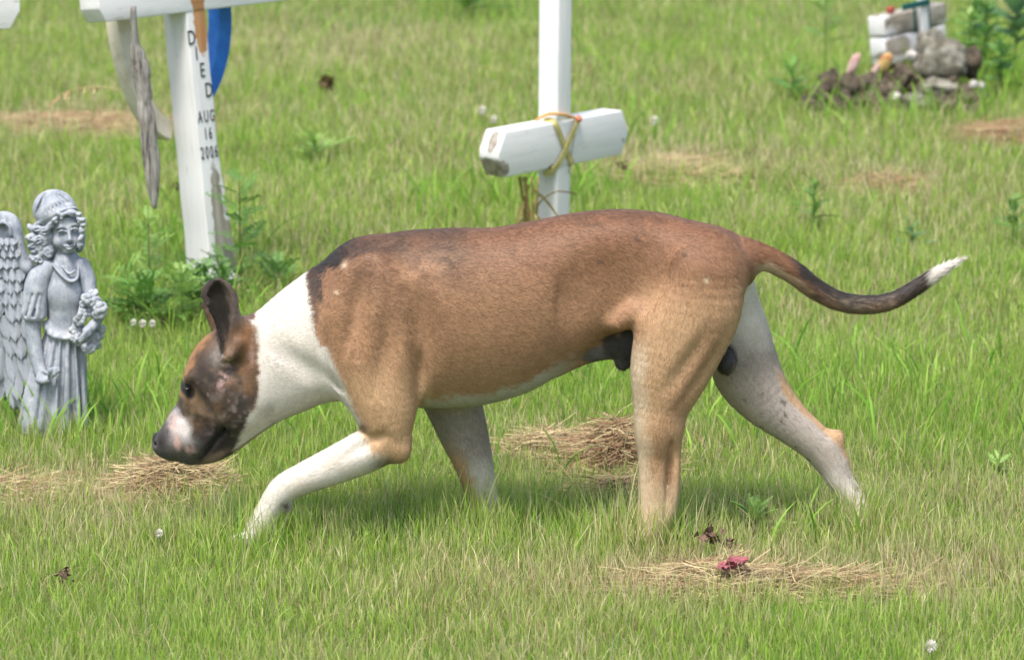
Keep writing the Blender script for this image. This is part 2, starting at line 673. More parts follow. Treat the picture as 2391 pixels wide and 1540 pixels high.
def blades(name, x, y, h, wd, lean, col_base, col_mid, col_tip, levels=3, mat=None, curl=1.0, yaw=None):
    n = len(x)
    z = hground(x, y)
    ya = RNG.uniform(0, 2 * pi, n) if yaw is None else yaw
    az = RNG.uniform(0, 2 * pi, n)
    ts = np.linspace(0, 1, levels + 1)
    VV, CC = [], []
    for i, t in enumerate(ts):
        off = lean * h * (t ** 1.7) * curl
        zz = h * t * (1 - 0.35 * (lean * t) ** 2)
        cx, cy, cz = x + np.cos(az) * off, y + np.sin(az) * off, z - 0.004 + zz
        ww = wd * 0.5 * (1 - 0.35 * t) if i < levels else wd * 0
        c = (col_base * (1 - t / 0.45) + col_mid * (t / 0.45)) if t < 0.45 else (col_mid * (1 - (t - .45) / .55) + col_tip * ((t - .45) / .55))
        if i < levels:
            VV += [np.stack([cx - np.cos(ya) * ww, cy - np.sin(ya) * ww, cz], 1), np.stack([cx + np.cos(ya) * ww, cy + np.sin(ya) * ww, cz], 1)]
            CC += [c, c]
        else:
            VV.append(np.stack([cx, cy, cz], 1))
            CC.append(c)
    k = 2 * levels + 1
    V = np.stack(VV, 1).reshape(-1, 3)
    Cc = np.stack(CC, 1).reshape(-1, 3)
    b = np.arange(n)[:, None] * k
    q = np.concatenate([b + np.array([2 * i, 2 * i + 1, 2 * i + 3, 2 * i + 2]) for i in range(levels - 1)])
    tr = b + np.array([2 * levels - 2, 2 * levels - 1, 2 * levels])
    me = mesh_mixed(name, V, q, tr, np.clip(Cc, 0.004, 0.9))
    return link(name, me, mat)


def in_view(x, y, margin):
    d = y - CAM[1]
    return np.abs(x) < 0.1287 * d * 1.03 + margin


def build_grass():
    mat = vcol_mat('grass blade', translucent=0.45, rough=0.6, spec=0.15)
    xs, ys, fa = [], [], []
    for y0, y1, dens in ((-1.6, 0.4, 26000), (0.4, 1.8, 16000), (1.8, 4.0, 9000), (4.0, 8.0, 4800), (8.0, 13.0, 2000)):
        hw = 0.1287 * (y1 - CAM[1]) + 0.45
        n = int(dens * (y1 - y0) * 2 * hw)
        x, y = RNG.uniform(-hw, hw, n), RNG.uniform(y0, y1, n)
        k = in_view(x, y, 0.30)
        # tufted: thin the gaps between tufts
        k &= RNG.uniform(0, 1, n) < (0.35 + 1.1 * fbm2(x * 14, y * 14, 77, 2)) * (1 - 0.75 * mound(x, y + 0.12))
        xs.append(x[k])
        ys.append(y[k])
        fa.append(np.full(k.sum(), 1.0))
    # thinner lawn carries on to both sides, in front and beyond
    for x0, x1, y0, y1, dens in ((-3.6, 3.6, -3.2, 4.0, 1500), (-4.5, 4.5, 4.0, 11.0, 500)):
        n = int(dens * (x1 - x0) * (y1 - y0))
        x, y = RNG.uniform(x0, x1, n), RNG.uniform(y0, y1, n)
        k = (~in_view(x, y, 0.28)) | (y < -1.6)
        xs.append(x[k])
        ys.append(y[k])
    x, y = np.concatenate(xs), np.concatenate(ys)
    n = len(x)
    dry = lawn_dry(x, y)
    far = sstep(0.3, 4.5, y)
    h = (0.035 + 0.011 * far) * np.exp(RNG.normal(0, 0.30, n)) * (0.62 + 0.45 * fbm2(x * 3, y * 3, 5, 2) + 0.35 * fbm2(x * 11, y * 11, 15, 2)) * (1 - 0.35 * np.clip(dry - 0.5, 0, 1))
    h *= 1 + 0.12 * np.exp(-(x / 0.9) ** 2 - ((y + 0.05) / 0.35) ** 2)
    for qx, qy in ((580, 1252), (1120, 1215), (1515, 1250), (2010, 1212)):       # longer round the paws, missed by the mower
        g = G(qx, qy)
        h *= 1 + 1.5 * np.exp(-((x - g[0]) / 0.09) ** 2 - ((y - g[1] + 0.05) / 0.10) ** 2)
    h *= 1 + 0.5 * np.exp(-((x - G(130, 999)[0]) / 0.16) ** 2 - ((y - G(130, 999)[1] + 0.12) / 0.10) ** 2)
    wd = (0.0016 + 0.0011 * far) * np.exp(RNG.normal(0, 0.25, n))
    lean = np.abs(RNG.normal(0.12, 0.26, n)) + 0.06
    u = RNG.uniform(0, 1, n)[:, None]
    v = RNG.uniform(0.8, 1.2, n)[:, None]
    green = (np.array([0.215, 0.415, 0.042]) * (1 - u) + np.array([0.400, 0.570, 0.095]) * u) * v
    blue = np.array([0.13, 0.29, 0.07])
    green = np.where(RNG.uniform(0, 1, n)[:, None] < 0.10, blue * v, green)
    olive = np.array([0.50, 0.54, 0.17]) * v
    tan = (np.array([0.55, 0.48, 0.25]) * (1 - u) + np.array([0.74, 0.66, 0.42]) * u) * v
    brown = np.array([0.28, 0.18, 0.10]) * v
    r = RNG.uniform(0, 1, n)
    isdry = r < 0.80 * dry ** 1.3 + 0.04
    ol = (~isdry) & (RNG.uniform(0, 1, n) < 0.20 + 0.6 * dry)
    mid = np.where(isdry[:, None], np.where(RNG.uniform(0, 1, n)[:, None] < 0.18, brown, tan), np.where(ol[:, None], 0.5 * green + 0.5 * olive, green))
    dead_tip = (RNG.uniform(0, 1, n) < 0.34 + 0.38 * dry)[:, None]
    tip = np.where(dead_tip, tan, mid * 1.12)
    base = 0.6 * mid + 0.4 * np.array([0.24, 0.29, 0.07])
    o = blades('grass', x, y, h, wd, lean, base, mid, tip, 3, mat)
    tag(o, 'short mown lawn grass, green with pale dry tips and straw patches', 'grass', kind='stuff')

    # thatch: dead clippings lying flat between the blades
    n = 26000
    hw = 1.9
    x, y = RNG.uniform(-hw, hw, n), RNG.uniform(-1.5, 5.0, n)
    k = in_view(x, y, 0.2) & (RNG.uniform(0, 1, n) < 0.15 + lawn_dry(x, y))
    x, y = x[k], y[k]
    n = len(x)
    v = RNG.uniform(0.7, 1.15, n)[:, None]
    c = np.array([0.46, 0.37, 0.20]) * v
    o = blades('dry_clippings', x, y, RNG.uniform(0.03, 0.06, n), RNG.uniform(0.0015, 0.003, n), RNG.uniform(0.9, 1.7, n), c * 0.8, c, c * 1.05, 2, mat)
    tag(o, 'pale dry clippings lying among the mown grass', 'clippings', kind='stuff')

    # long thin dry stalks standing out of the lawn
    n = 520
    x, y = RNG.uniform(-1.9, 1.9, n), RNG.uniform(-1.3, 5.5, n)
    k = in_view(x, y, 0.2)
    x, y = x[k], y[k]
    n = len(x)
    v = RNG.uniform(0.7, 1.15, n)[:, None]
    c = np.array([0.52, 0.42, 0.23]) * v
    o = blades('dry_stalks', x, y, RNG.uniform(0.08, 0.15, n), RNG.uniform(0.0011, 0.0019, n), RNG.uniform(0.3, 1.3, n), c * 0.8, c, c * 1.05, 5, mat)
    tag(o, 'thin straw-coloured stalks arching above the mown grass', 'dry stalks', kind='stuff')

    # broad coarse blades in clumps
    cx, cy, m = [], [], []
    spots = [(1980, 960, 26, .30), (2100, 960, 16, .2), (2250, 900, 12, .3), (1500, 890, 30, .28), (1330, 880, 22, .2), (1760, 1000, 14, .2), (700, 950, 30, .25), (480, 930, 16, .2), (330, 930, 12, .2),
             (130, 970, 26, .16), (40, 1010, 16, .12), (230, 985, 14, .1), (470, 590, 40, .16), (380, 560, 20, .2), (1240, 470, 26, .2), (1000, 500, 16, .2), (1330, 470, 16, .12),
             (2120, 285, 16, .22), (1960, 270, 14, .2), (2330, 200, 60, .3), (2300, 110, 40, .3), (1860, 200, 20, .2), (2260, 275, 14, .15), (1820, 1250, 5, .15), (1300, 1090, 10, .2), (2300, 1000, 14, .3), (900, 60, 30, .6),
             (1100, 60, 40, .4), (1700, 130, 30, .8), (600, 300, 20, .5), (1500, 300, 20, .5), (330, 700, 20, .3), (560, 760, 14, .2)]
    for px, py, k, r in spots:
        g = G(px, py)
        cx += list(RNG.normal(g[0], r * 0.55, k * 2))
        cy += list(RNG.normal(g[1], r * 0.9, k * 2))
        m += [1 + 0.25 * max(g[1], 0)] * (k * 2)
    x, y, m = np.array(cx), np.array(cy), np.array(m)
    n = len(x)
    v = RNG.uniform(0.8, 1.2, n)[:, None]
    u = RNG.uniform(0, 1, n)[:, None]
    c = (np.array([0.18, 0.39, 0.045]) * u + np.array([0.32, 0.50, 0.09]) * (1 - u)) * v
    o = blades('coarse_grass', x, y, RNG.uniform(0.06, 0.11, n) * np.minimum(m, 1.6), RNG.uniform(0.004, 0.0075, n), RNG.uniform(0.2, 0.9, n), c * 0.75, c, c * 1.1, 4, mat)
    tag(o, 'taller bright green broad blades in loose clumps on the lawn', 'coarse grass', kind='stuff')


build_ground()
build_grass()


# ------------------------------------------------------------------ the dog
def T(rows, y=None):
    """picture rows (px, py, radius in units, radius across in metres[, y]) to metres"""
    out = []
    for r in rows:
        yy = r[4] if len(r) > 4 else y
        p = W(r[0], r[1], yy)
        s = (yy - CAM[1]) * cp / (DIST * cp * cp)
        out.append([*p, r[2] / PXM * s, r[3]])
    return out


DOG_TORSO = [(745, 668, 880, .060), (790, 597, 915, .086), (850, 566, 935, .100), (930, 543, 946, .110), (1050, 534, 950, .114), (1150, 533, 938, .112), (1250, 516, 905, .105),
             (1350, 497, 838, .096), (1450, 490, 768, .088), (1550, 500, 752, .088), (1650, 528, 755, .082), (1700, 549, 715, .064), (1724, 580, 670, .038)]
NEAR_FORE = [(868, 740, 85, .030), (878, 820, 94, .044), (888, 900, 90, .046), (900, 965, 72, .043), (904, 1020, 52, .034), (862, 1048, 52, .033), (790, 1082, 46, .029), (715, 1114, 38, .026), (662, 1142, 34, .025),
             (628, 1188, 29, .023), (604, 1232, 29, .024), (588, 1252, 26, .026)]
FAR_FORE = [(1010, 830, 85, .040), (1050, 920, 70, .042), (1082, 1010, 58, .036), (1104, 1075, 47, .030), (1120, 1135, 38, .026), (1130, 1180, 36, .026), (1118, 1212, 34, .028)]
NEAR_HIND = [(1615, 640, 95, .045), (1606, 720, 122, .054), (1585, 800, 108, .056), (1563, 870, 90, .050), (1545, 940, 68, .042), (1535, 1010, 54, .034), (1535, 1075, 45, .028), (1535, 1140, 45, .026),
             (1530, 1195, 43, .027), (1516, 1240, 36, .030)]
FAR_HIND = [(1690, 680, 70, .050), (1725, 780, 72, .055), (1742, 862, 80, .052), (1786, 930, 66, .044), (1845, 985, 50, .034), (1902, 1032, 43, .028), (1938, 1070, 42, .025), (1962, 1120, 31, .022), (1998, 1172, 27, .022),
            (2012, 1205, 28, .026)]
NECK = [(890, 720, 165, .085), (800, 760, 152, .082), (730, 800, 142, .078), (665, 838, 127, .074), (605, 865, 108, .068), (560, 880, 95, .064)]
HEAD = [(566, 812, 70, .058), (532, 862, 92, .072), (501, 912, 80, .068), (474, 958, 62, .053), (441, 1001, 58, .043), (411, 1030, 46, .038), (390, 1039, 32, .030)]
JAW = [(560, 960, 60, .052), (515, 1022, 46, .042), (480, 1050, 32, .034), (448, 1062, 22, .028)]
TAIL = [(1650, 592, 48, .036), (1712, 592, 44, .030), (1775, 598, 31, .023), (1845, 631, 27, .020), (1900, 672, 25, .019), (1960, 703, 23, .018), (2030, 711, 22, .017), (2090, 699, 20, .016), (2148, 664, 17, .014), (2195, 634, 12.5, .010),
        (2240, 609, 4, .003)]


def build_dog():
    lo = W(330, 480, 0) - np.array([0, 0.22, 0.0])
    f = Field((lo[0], -0.19, -0.01), (W(2265, 0, 0)[0], 0.20, 0.66), 0.0033)
    # trunk: measured outline swept along the spine
    R = spline([[px, W(px, t, 0)[2], W(px, b, 0)[2], wd] for px, t, b, wd in DOG_TORSO], 10)
    tx = (R[:, 0] - 1195.5) / PXM
    sl, X, Y, Z = f.sub((tx[0] - .03, -.15, .1), (tx[-1] + .03, .15, .66), 0.02)
    xc = np.clip(X, tx[0], tx[-1])
    top, bot, wid = (np.interp(xc.ravel(), tx, R[:, k])[:, None, None] for k in (1, 2, 3))
    cz, rz = (top + bot) / 2, (top - bot) / 2
    e = (X - xc) / 0.03
    zz = (Z - cz) / rz
    wz = wid * (1.0 + 0.10 * zz - 0.10 * zz * zz)
    q = (np.abs(zz) ** 2.25 + np.abs(Y / wz) ** 2.25 + np.abs(e) ** 2.25) ** (1 / 2.25)
    f.blend(sl, ((q - 1) * np.minimum(wid, rz) * 0.9).astype(np.float32), 0.02)
    f.tube(T(NECK, 0), 0.035)
    f.tube(T(HEAD, 0), 0.03)
    f.tube(T(JAW, 0), 0.022)
    f.tube(T([(535, 990, 46, .046), (600, 950, 52, .050), (690, 895, 50, .052), (760, 850, 45, .05)], 0), 0.03)
    f.tube(T(TAIL, 0), 0.03)
    f.tube(T(NEAR_FORE, -.082), 0.035)
    f.tube(T(FAR_FORE, .085), 0.03)
    f.tube(T(NEAR_HIND, -.078), 0.035)
    f.tube(T(FAR_HIND, .078), 0.03)
    # scapula, shoulder point, elbow, buttock, stifle, hip
    E = lambda px, py, y, rx, ry, rz, k=.03, rot=0, cut=False: f.ell(W(px, py, y), (rx / PXM, ry, rz / PXM), k, Matrix.Rotation(math.radians(rot), 3, 'Y'), cut)
    for y in (-1, 1):
        E(850, 720, y * .085, 70, .028, 125, .04, 10)
        E(1640, 640, y * .055, 95, .040, 95, .05)
        E(1560, 860, y * .075 if y < 0 else .05, 60, .035, 80, .04)
    E(815, 850, -.062, 45, .035, 80, .035)           # point of the near shoulder
    E(935, 1050, -.085, 24, .022, 30, .02)           # near elbow
    E(1948, 1026, .078, 17, .014, 26, .022, 35)      # far hock
    E(1545, 1000, -.085, 46, .030, 60, .02)
    E(1562, 1115, -.106, 8, .016, 90, .010, 3, True)  # groove in front of the near heel tendon
    E(1578, 1118, -.080, 10, .020, 90, .012, 2)
    # flank hollow, groove behind the shoulder and along the thigh
    E(1440, 665, -.103, 115, .018, 75, .045, -30, True)
    E(988, 800, -.130, 24, .028, 120, .03, -8, True)
    E(905, 800, -.142, 12, .016, 90, .03, 10, True)
    E(1668, 850, -.136, 15, .024, 120, .022, 34, True)
    E(1610, 850, -.146, 14, .020, 90, .025, 34, True)
    E(1520, 690, -.140, 20, .030, 100, .03, 20, True)
    E(835, 690, -.128, 14, .018, 100, .03, 8, True)
    E(982, 885, -.118, 13, .034, 60, .02, -4, True)
    E(690, 850, -.092, 12, .018, 80, .03, -55, True)
    E(850, 1040, -.118, 10, .010, 50, .015, 60, True)
    # flank skin fold and underline
    f.tube(T([(1440, 752, 20, .026), (1480, 728, 26, .032), (1520, 750, 34, .036)], -.055), 0.025)
    f.tube(T([(1300, 846, 26, .026), (1370, 818, 30, .024), (1430, 802, 36, .024), (1475, 792, 44, .026)], .0), 0.018)
    E(1695, 845, .0, 24, .030, 30, .014)
    f.tube(T([(1470, 800, 30, .018), (1462, 830, 26, .017), (1452, 848, 17, .013)], .0), .012)
    E(1738, 622, 0, 10, .010, 7, .010)
    # face
    E(452, 880, -.036, 22, .018, 18, .014)
    E(452, 880, .036, 22, .018, 18, .014)
    E(436, 908, -.060, 15, .014, 11, .008, 20, True)
    E(436, 908, .060, 15, .014, 11, .008, 20, True)
    E(470, 940, -.062, 14, .010, 45, .018, -40, True)
    E(535, 850, -.076, 14, .012, 50, .018, 25, True)
    E(560, 935, -.052, 55, .025, 70, .03, 35)        # cheek
    E(560, 935, .052, 55, .025, 70, .03, 35)
    E(470, 1025, -.034, 46, .018, 40, .016, -35)     # flews
    E(470, 1025, .034, 46, .018, 40, .016, -35)
    E(374, 1032, 0, 18, .019, 22, .010)
    E(366, 1036, -.013, 7, .006, 5, .004, 0, True)
    E(366, 1036, .013, 7, .006, 5, .004, 0, True)
    for y in (-1, 1):
        f.tube(T([(468, 1072, 5, .012, y * .046), (488, 1048, 6, .012, y * .050), (508, 1020, 6, .014, y * .056), (524, 1000, 5, .010, y * .060)]), 0.006, cut=True)
        f.tube(T([(416, 948, 6, .006, y * .030), (424, 972, 4, .004, y * .042)]), 0.012, cut=True)
    E(578, 778, -.046, 24, .022, 34, .016, 20)
    E(578, 778, .046, 24, .022, 34, .016, 20)
    # paws: toes
    for (px, py, y) in ((585, 1254, -.082), (1108, 1218, .085), (1508, 1246, -.078), (2012, 1212, .078)):
        for k in (-1.5, -.5, .5, 1.5):
            c = W(px, py, y + k * .0125)
            f.ell(c + np.array([-.022 + .006 * abs(k), 0, -.004]), (.017, .0075, .012), .006)
    f.ell(W(672, 1182, -.085), (.010, .010, .012), .008)
    # ears: erect cups, opening to the front and side
    for y, ox, tip in ((-1, 0, 0), (1, -14, 4)):
        f.tube(T([(562 + ox, 815, 46, .026, y * .046), (547 + ox, 778, 38, .022, y * .056), (529 + ox, 738, 33, .018, y * .063), (518 + ox, 702, 38, .013, y * .066), (512 + ox, 672, 29, .010, y * .066), (508 + ox, 655 + tip, 13, .006, y * .066)]), 0.014)
        f.tube(T([(526 + ox, 800, 10, .016, y * .080), (519 + ox, 765, 20, .022, y * .080), (512 + ox, 722, 31, .022, y * .081), (508 + ox, 690, 29, .018, y * .078), (506 + ox, 668, 14, .010, y * .076)]), 0.004, cut=True)
        f.tube(T([(474 + ox, 705, 8, .03, y * .074), (482 + ox, 700, 5, .03, y * .074)]), 0.004, cut=True)
        f.tube(T([(556 + ox, 800, 15, .010, y * .078), (540 + ox, 825, 14, .012, y * .080), (524 + ox, 838, 10, .008, y * .078)]), 0.010)
    V, Q = f.surface()
    V = relax(V, Q, 2, 0.45)
    Nn = vnormals(V, Q)

    def coat(P, Nv):
        PX = 1195.5 + P[:, 0] * PXM
        PY = 1250 - P[:, 2] * PXM * cp
        nearleg = P[:, 1] < 0
        PYs = PY + np.clip(-P[:, 1], -0.1, 0.1) * PXM * sp      # height as read on the near side
        j1 = vnoise3(P, 55, 1) - .5
        j2 = vnoise3(P, 140, 2) - .5
        j3 = vnoise3(P, 18, 3) - .5
        j4 = vnoise3(P * np.array([1, 1, 3.0]), 260, 4) - .5
        jx = 26 * j1 + 20 * j2 + 10 * j4
        c = np.zeros((len(P), 3))
        red = np.array([0.180, 0.088, 0.047])
        mid = np.array([0.325, 0.184, 0.102])
        tan = np.array([0.490, 0.315, 0.178])
        cream = np.array([0.60, 0.47, 0.32])
        white = np.array([0.66, 0.615, 0.55])
        black = np.array([0.022, 0.018, 0.016])
        dk = np.array([0.075, 0.045, 0.030])
        grey = np.array([0.41, 0.35, 0.305])
        L = lambda a, b, t: a * (1 - t[:, None]) + b * t[:, None]
        t = sstep(520, 760, PYs + 60 * j3)
        c = np.ones_like(c) * red
        c = L(c, mid, t)
        c = L(c, tan, sstep(780, 1000, PYs + 50 * j3) * (0.55 + 0.45 * ((PX > 1420) | (PX < 1010))))
        c = L(c, tan, 0.85 * sstep(610, 800, PYs + 30 * j3) * sstep(1440, 1540, PX))
        c = L(c, mid * .8, .8 * np.exp(-((PX - 1562) / 9) ** 2) * sstep(1040, 1080, PYs) * sstep(1190, 1150, PYs) * (P[:, 1] < -.04))
        c = L(c, tan, 0.45 * np.exp(-((PX - 870) / 90) ** 2) * sstep(800, 930, PYs))
        # sooty guard hairs on the withers and shoulder
        s1 = np.exp(-((PX - 960) / 190) ** 2) * sstep(820, 560, PYs) * (0.35 + 1.5 * np.clip(j3 + 0.1 + j1 * .6, 0, 1))
        c = L(c, dk, np.clip(1.25 * s1, 0, .9))
        s1b = np.exp(-((PX - 1035) / 46) ** 2 - ((PYs - 595) / 48) ** 2) * 0.9
        c = L(c, dk, np.clip(s1b + j1 * .5 * (s1b > .05), 0, .8))
        c = L(c, dk, 0.38 * sstep(545, 500, PYs + 40 * j1) * sstep(880, 950, PX) * sstep(1720, 1500, PX))
        c = L(c, mid * 1.18, np.clip(0.9 * np.exp(-((PX - 1000) / 130) ** 2 - ((PYs - 650) / 60) ** 2) * (0.3 + j1 * 1.6), 0, .6))
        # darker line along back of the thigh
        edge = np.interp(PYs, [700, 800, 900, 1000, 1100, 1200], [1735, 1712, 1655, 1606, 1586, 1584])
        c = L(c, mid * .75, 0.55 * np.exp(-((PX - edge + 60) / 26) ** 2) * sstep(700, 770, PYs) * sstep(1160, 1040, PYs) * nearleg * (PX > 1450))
        # pale hair: belly line, leg fronts, inside of the far legs
        belly = np.interp(PX, [900, 985, 1050, 1130, 1220, 1300, 1400], [930, 932, 940, 932, 905, 858, 800])
        c = L(c, white * .74, sstep(-34, 0, PY - belly + jx) * sstep(968, 980, PX) * sstep(1370, 1270, PX) * (PY < 960) * (1 - (P[:, 1] < -.045) * (PX < 992)))
        fr = np.interp(PYs, [740, 860, 1000, 1140, 1260], [1500, 1480, 1482, 1492, 1480])
        c = L(c, np.array([.66, .54, .39]), .85 * sstep(44, 0, PX - fr + jx * .6) * (PX > 1440) * (PX < 1700) * sstep(770, 860, PYs) * nearleg * (PYs > 760))
        c = L(c, cream, 0.75 * sstep(1080, 1210, PYs + jx) * (PX > 1400) * (PX < 1640) * nearleg)
        c = L(c, white * .85, sstep(14, -12, edge - PX + jx * .4) * (PX > 1560) * sstep(690, 720, PYs) * (PYs < 1000) * sstep(-.02, .01, P[:, 1]))
        # far hind leg: grey is fur colour with shade of the inner side painted in
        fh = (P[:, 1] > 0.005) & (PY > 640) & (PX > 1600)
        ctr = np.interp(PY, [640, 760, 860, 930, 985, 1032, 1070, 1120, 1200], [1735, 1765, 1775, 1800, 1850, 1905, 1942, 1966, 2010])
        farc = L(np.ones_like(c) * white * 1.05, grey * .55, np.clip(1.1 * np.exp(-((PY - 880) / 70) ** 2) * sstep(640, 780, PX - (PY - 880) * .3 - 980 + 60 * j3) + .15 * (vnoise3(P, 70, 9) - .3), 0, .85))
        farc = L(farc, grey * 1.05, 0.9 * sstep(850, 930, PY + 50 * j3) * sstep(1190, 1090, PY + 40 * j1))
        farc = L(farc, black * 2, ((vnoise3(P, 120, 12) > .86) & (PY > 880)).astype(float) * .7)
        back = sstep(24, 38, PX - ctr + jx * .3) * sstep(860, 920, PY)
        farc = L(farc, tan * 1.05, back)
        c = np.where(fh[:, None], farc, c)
        # far foreleg
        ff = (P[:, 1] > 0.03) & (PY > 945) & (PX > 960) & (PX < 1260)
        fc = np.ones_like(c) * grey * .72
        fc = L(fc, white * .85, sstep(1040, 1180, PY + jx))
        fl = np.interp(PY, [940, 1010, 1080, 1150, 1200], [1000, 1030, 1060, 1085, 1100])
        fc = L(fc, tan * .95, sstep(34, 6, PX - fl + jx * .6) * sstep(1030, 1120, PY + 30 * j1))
        c = np.where(ff[:, None], fc, c)
        # white neck, chest, near foreleg
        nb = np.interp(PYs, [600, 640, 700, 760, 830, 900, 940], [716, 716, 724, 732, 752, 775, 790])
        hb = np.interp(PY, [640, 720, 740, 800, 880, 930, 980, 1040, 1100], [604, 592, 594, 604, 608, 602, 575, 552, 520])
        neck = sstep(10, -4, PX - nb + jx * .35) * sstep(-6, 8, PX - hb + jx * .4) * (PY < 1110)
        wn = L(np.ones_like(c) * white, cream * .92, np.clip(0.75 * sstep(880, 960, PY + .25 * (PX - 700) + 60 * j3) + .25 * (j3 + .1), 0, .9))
        wn = L(wn, np.array([.34, .285, .21]), np.clip(sstep(884, 930, PY + .30 * (PX - 690) + 50 * j3 + 26 * j1) * .75, 0, .8))  # throat: creamy hair, with the shade under the neck painted into it
        wn = L(wn, white * .86, np.clip(np.exp(-((PX - 625) / 30) ** 2) * .6 + .4 * j3, 0, .7))
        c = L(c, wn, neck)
        # chest strip between neck and foreleg
        st = np.interp(PYs, [820, 900, 985], [752, 790, 828])
        c = L(c, white * .92, sstep(26, 8, PX - st + jx * .3) * (PYs > 815) * (PYs < 1000) * (PX > 640))
        # near foreleg below the elbow
        leg = sstep(-30, 10, (PYs - np.interp(PX, [800, 830, 870, 910, 960], [985, 1010, 1065, 1090, 1110])) + jx) * (PX < 960) * (PX > 480) * nearleg * (PYs > 960) * (P[:, 1] < -.03)
        c = L(c, white, leg)
        c = L(c, black * 3, np.exp(-((PX - 905) / 30) ** 2 - ((PYs - 1085) / 16) ** 2) * .9 * nearleg)
        c = L(c, cream * .8, np.clip(leg * (j3 * 1.4 - .1), 0, .5))
        c = L(c, black * 1.5, np.exp(-((PX - 672) / 14) ** 2 - ((PYs - 1186) / 12) ** 2) * (PX < 700))
        # black at the edge of the collar, running up the withers
        blk = sstep(44, 22, PX - nb + jx * .6) * sstep(-6, 8, PX - nb + jx * .35) * sstep(740, 690, PYs + jx)
        blk = np.maximum(blk, sstep(34, 14, (PY - np.interp(PX, [716, 760, 830, 930], [642, 608, 566, 540])) + jx * .9) * sstep(710, 722, PX + jx * .3) * sstep(900, 780, PX + jx))
        c = L(c, black * 1.3, blk)
        blk2 = sstep(30, 8, PX - nb + jx * .8) * sstep(-6, 8, PX - nb + jx * .35) * sstep(800, 740, PYs) * .75
        c = L(c, dk, blk2)
        # head
        head = (PX < hb + 14) & (PY < 1110) & (PX < 640)
        hm = sstep(8, -6, PX - hb + jx * .4) * head
        brn = np.array([0.120, 0.068, 0.036])
        brindle = np.array([0.085, 0.058, 0.040])
        mask = np.array([0.030, 0.025, 0.023])
        pink = np.array([0.50, 0.33, 0.29])
        hc = np.ones_like(c) * brn
        hc = L(hc, brindle * .66, np.clip(0.84 + 2.2 * (vnoise3(P, 45, 14) - .5), 0, 1) * sstep(790, 840, PY))
        hc = L(hc, np.array([.19, .115, .065]), np.clip(2.6 * (vnoise3(P, 75, 51) - .56), 0, .8) * (PX < 590) * (PY > 850) * (PY < 985))
        hc = L(hc, mask * .8, np.clip(4 * (vnoise3(P, 110, 52) - .66), 0, .8) * (PY > 830))
        hc = L(hc, np.array([0.33, 0.165, 0.065]), 0.9 * sstep(20, 3, PX - np.interp(PY, [780, 820, 870, 900, 930], [480, 452, 424, 416, 424]) + jx * .5) * (PY > 775) * (PY < 925))
        hc = L(hc, mask * 1.6, np.clip(np.exp(-((PX - 585) / 42) ** 2 - ((PY - 930) / 65) ** 2) * 1.2 + j1 * .6, 0, .9))
        hc = L(hc, mask, np.clip(1.25 * np.exp(-((PX - 505) / 42) ** 2 - ((PY - 1010) / 44) ** 2) + j1 * .3, 0, 1) * (PX > 440))
        hc = L(hc, mask * 1.3, sstep(770, 720, PY + jx * .8) * .85)
        hc = L(hc, np.array([.26, .13, .06]), np.exp(-((PX - 585) / 20) ** 2 - ((PY - 790) / 55) ** 2) * .8)
        hc = L(hc, np.array([.22, .20, .18]), np.clip(np.exp(-((PX - 520) / 24) ** 2 - ((PY - 825) / 28) ** 2) * (.9 + j2), 0, .8))
        hc = L(hc, pink, np.clip(1.3 * np.exp(-((PX - 526 + (PY - 855) * .3) / 12) ** 2 - ((PY - 858) / 40) ** 2) * (0.8 + 3 * j2 + j4), 0, .9))
        hc = L(hc, pink * .8, np.clip(np.exp(-((PX - 592) / 10) ** 2 - ((PY - 815) / 22) ** 2) * (0.6 + 2 * j2), 0, .7))
        ec = np.interp(PY, [665, 690, 722, 765, 800], [507, 508, 513, 520, 527])
        ew = np.interp(PY, [650, 690, 722, 765, 815], [14, 31, 33, 20, 8])
        ear_in = sstep(1.15, .75, np.abs(PX - ec) / ew + .3 * j2) * (PY < 815) * (PY > 645)
        hc = L(hc, np.array([.095, .072, .060]), sstep(526, 534, PX) * sstep(760, 720, PY))
        hc = L(hc, np.array([.018, .013, .011]), ear_in * .95)  # near-black ear cup: shade of the hollow put into the colour
        hc = L(hc, np.array([.24, .14, .08]), np.exp(-((PX - 538) / 8) ** 2 - ((PY - 812) / 26) ** 2) * .8)
        bl = lambda hx, hy, rx, ry: np.exp(-((PX - hx) / rx) ** 2 - ((PY - hy) / ry) ** 2)
        hc = L(hc, np.array([.165, .105, .055]), np.clip(bl(462, 936, 26, 24) * 1.1 + 1.2 * j2 * bl(462, 936, 40, 40), 0, .8))
        hc = L(hc, np.array([.15, .10, .06]), np.clip(bl(500, 962, 22, 16) + 1.6 * j2 * bl(500, 962, 40, 30), 0, .6))
        hc = L(hc, np.array([.19, .10, .045]), np.clip(bl(580, 870, 20, 36) + 1.5 * j1 * bl(580, 870, 40, 60), 0, .75))
        hc = L(hc, mask, np.clip(.9 * bl(492, 890, 30, 44) * (1 + 2 * j2), 0, .8))
        hc = L(hc, np.array([.17, .15, .135]), np.clip(3.2 * (vnoise3(P, 130, 71) - .62), 0, .75) * bl(560, 935, 60, 60))
        hc = L(hc, pink * .55, np.clip(5 * (vnoise3(P, 100, 73) - .74), 0, .8) * bl(525, 930, 60, 80))
        # grey muzzle, white blaze with pink
        mz = sstep(0, 14, -(PX - 452) * .8 + (PY - 985) * .62 + jx * .5)
        hc = L(hc, np.array([.085, .078, .076]), mz * (PY > 950))
        bz = np.exp(-(((PX - 424) * .8 + (PY - 993) * .6) / 34) ** 2 - ((-(PX - 424) * .6 + (PY - 993) * .8) / 26) ** 2)
        hc = L(hc, np.array([.60, .55, .53]), np.clip(bz * 1.6 - .3 + j1 * .8, 0, .95))
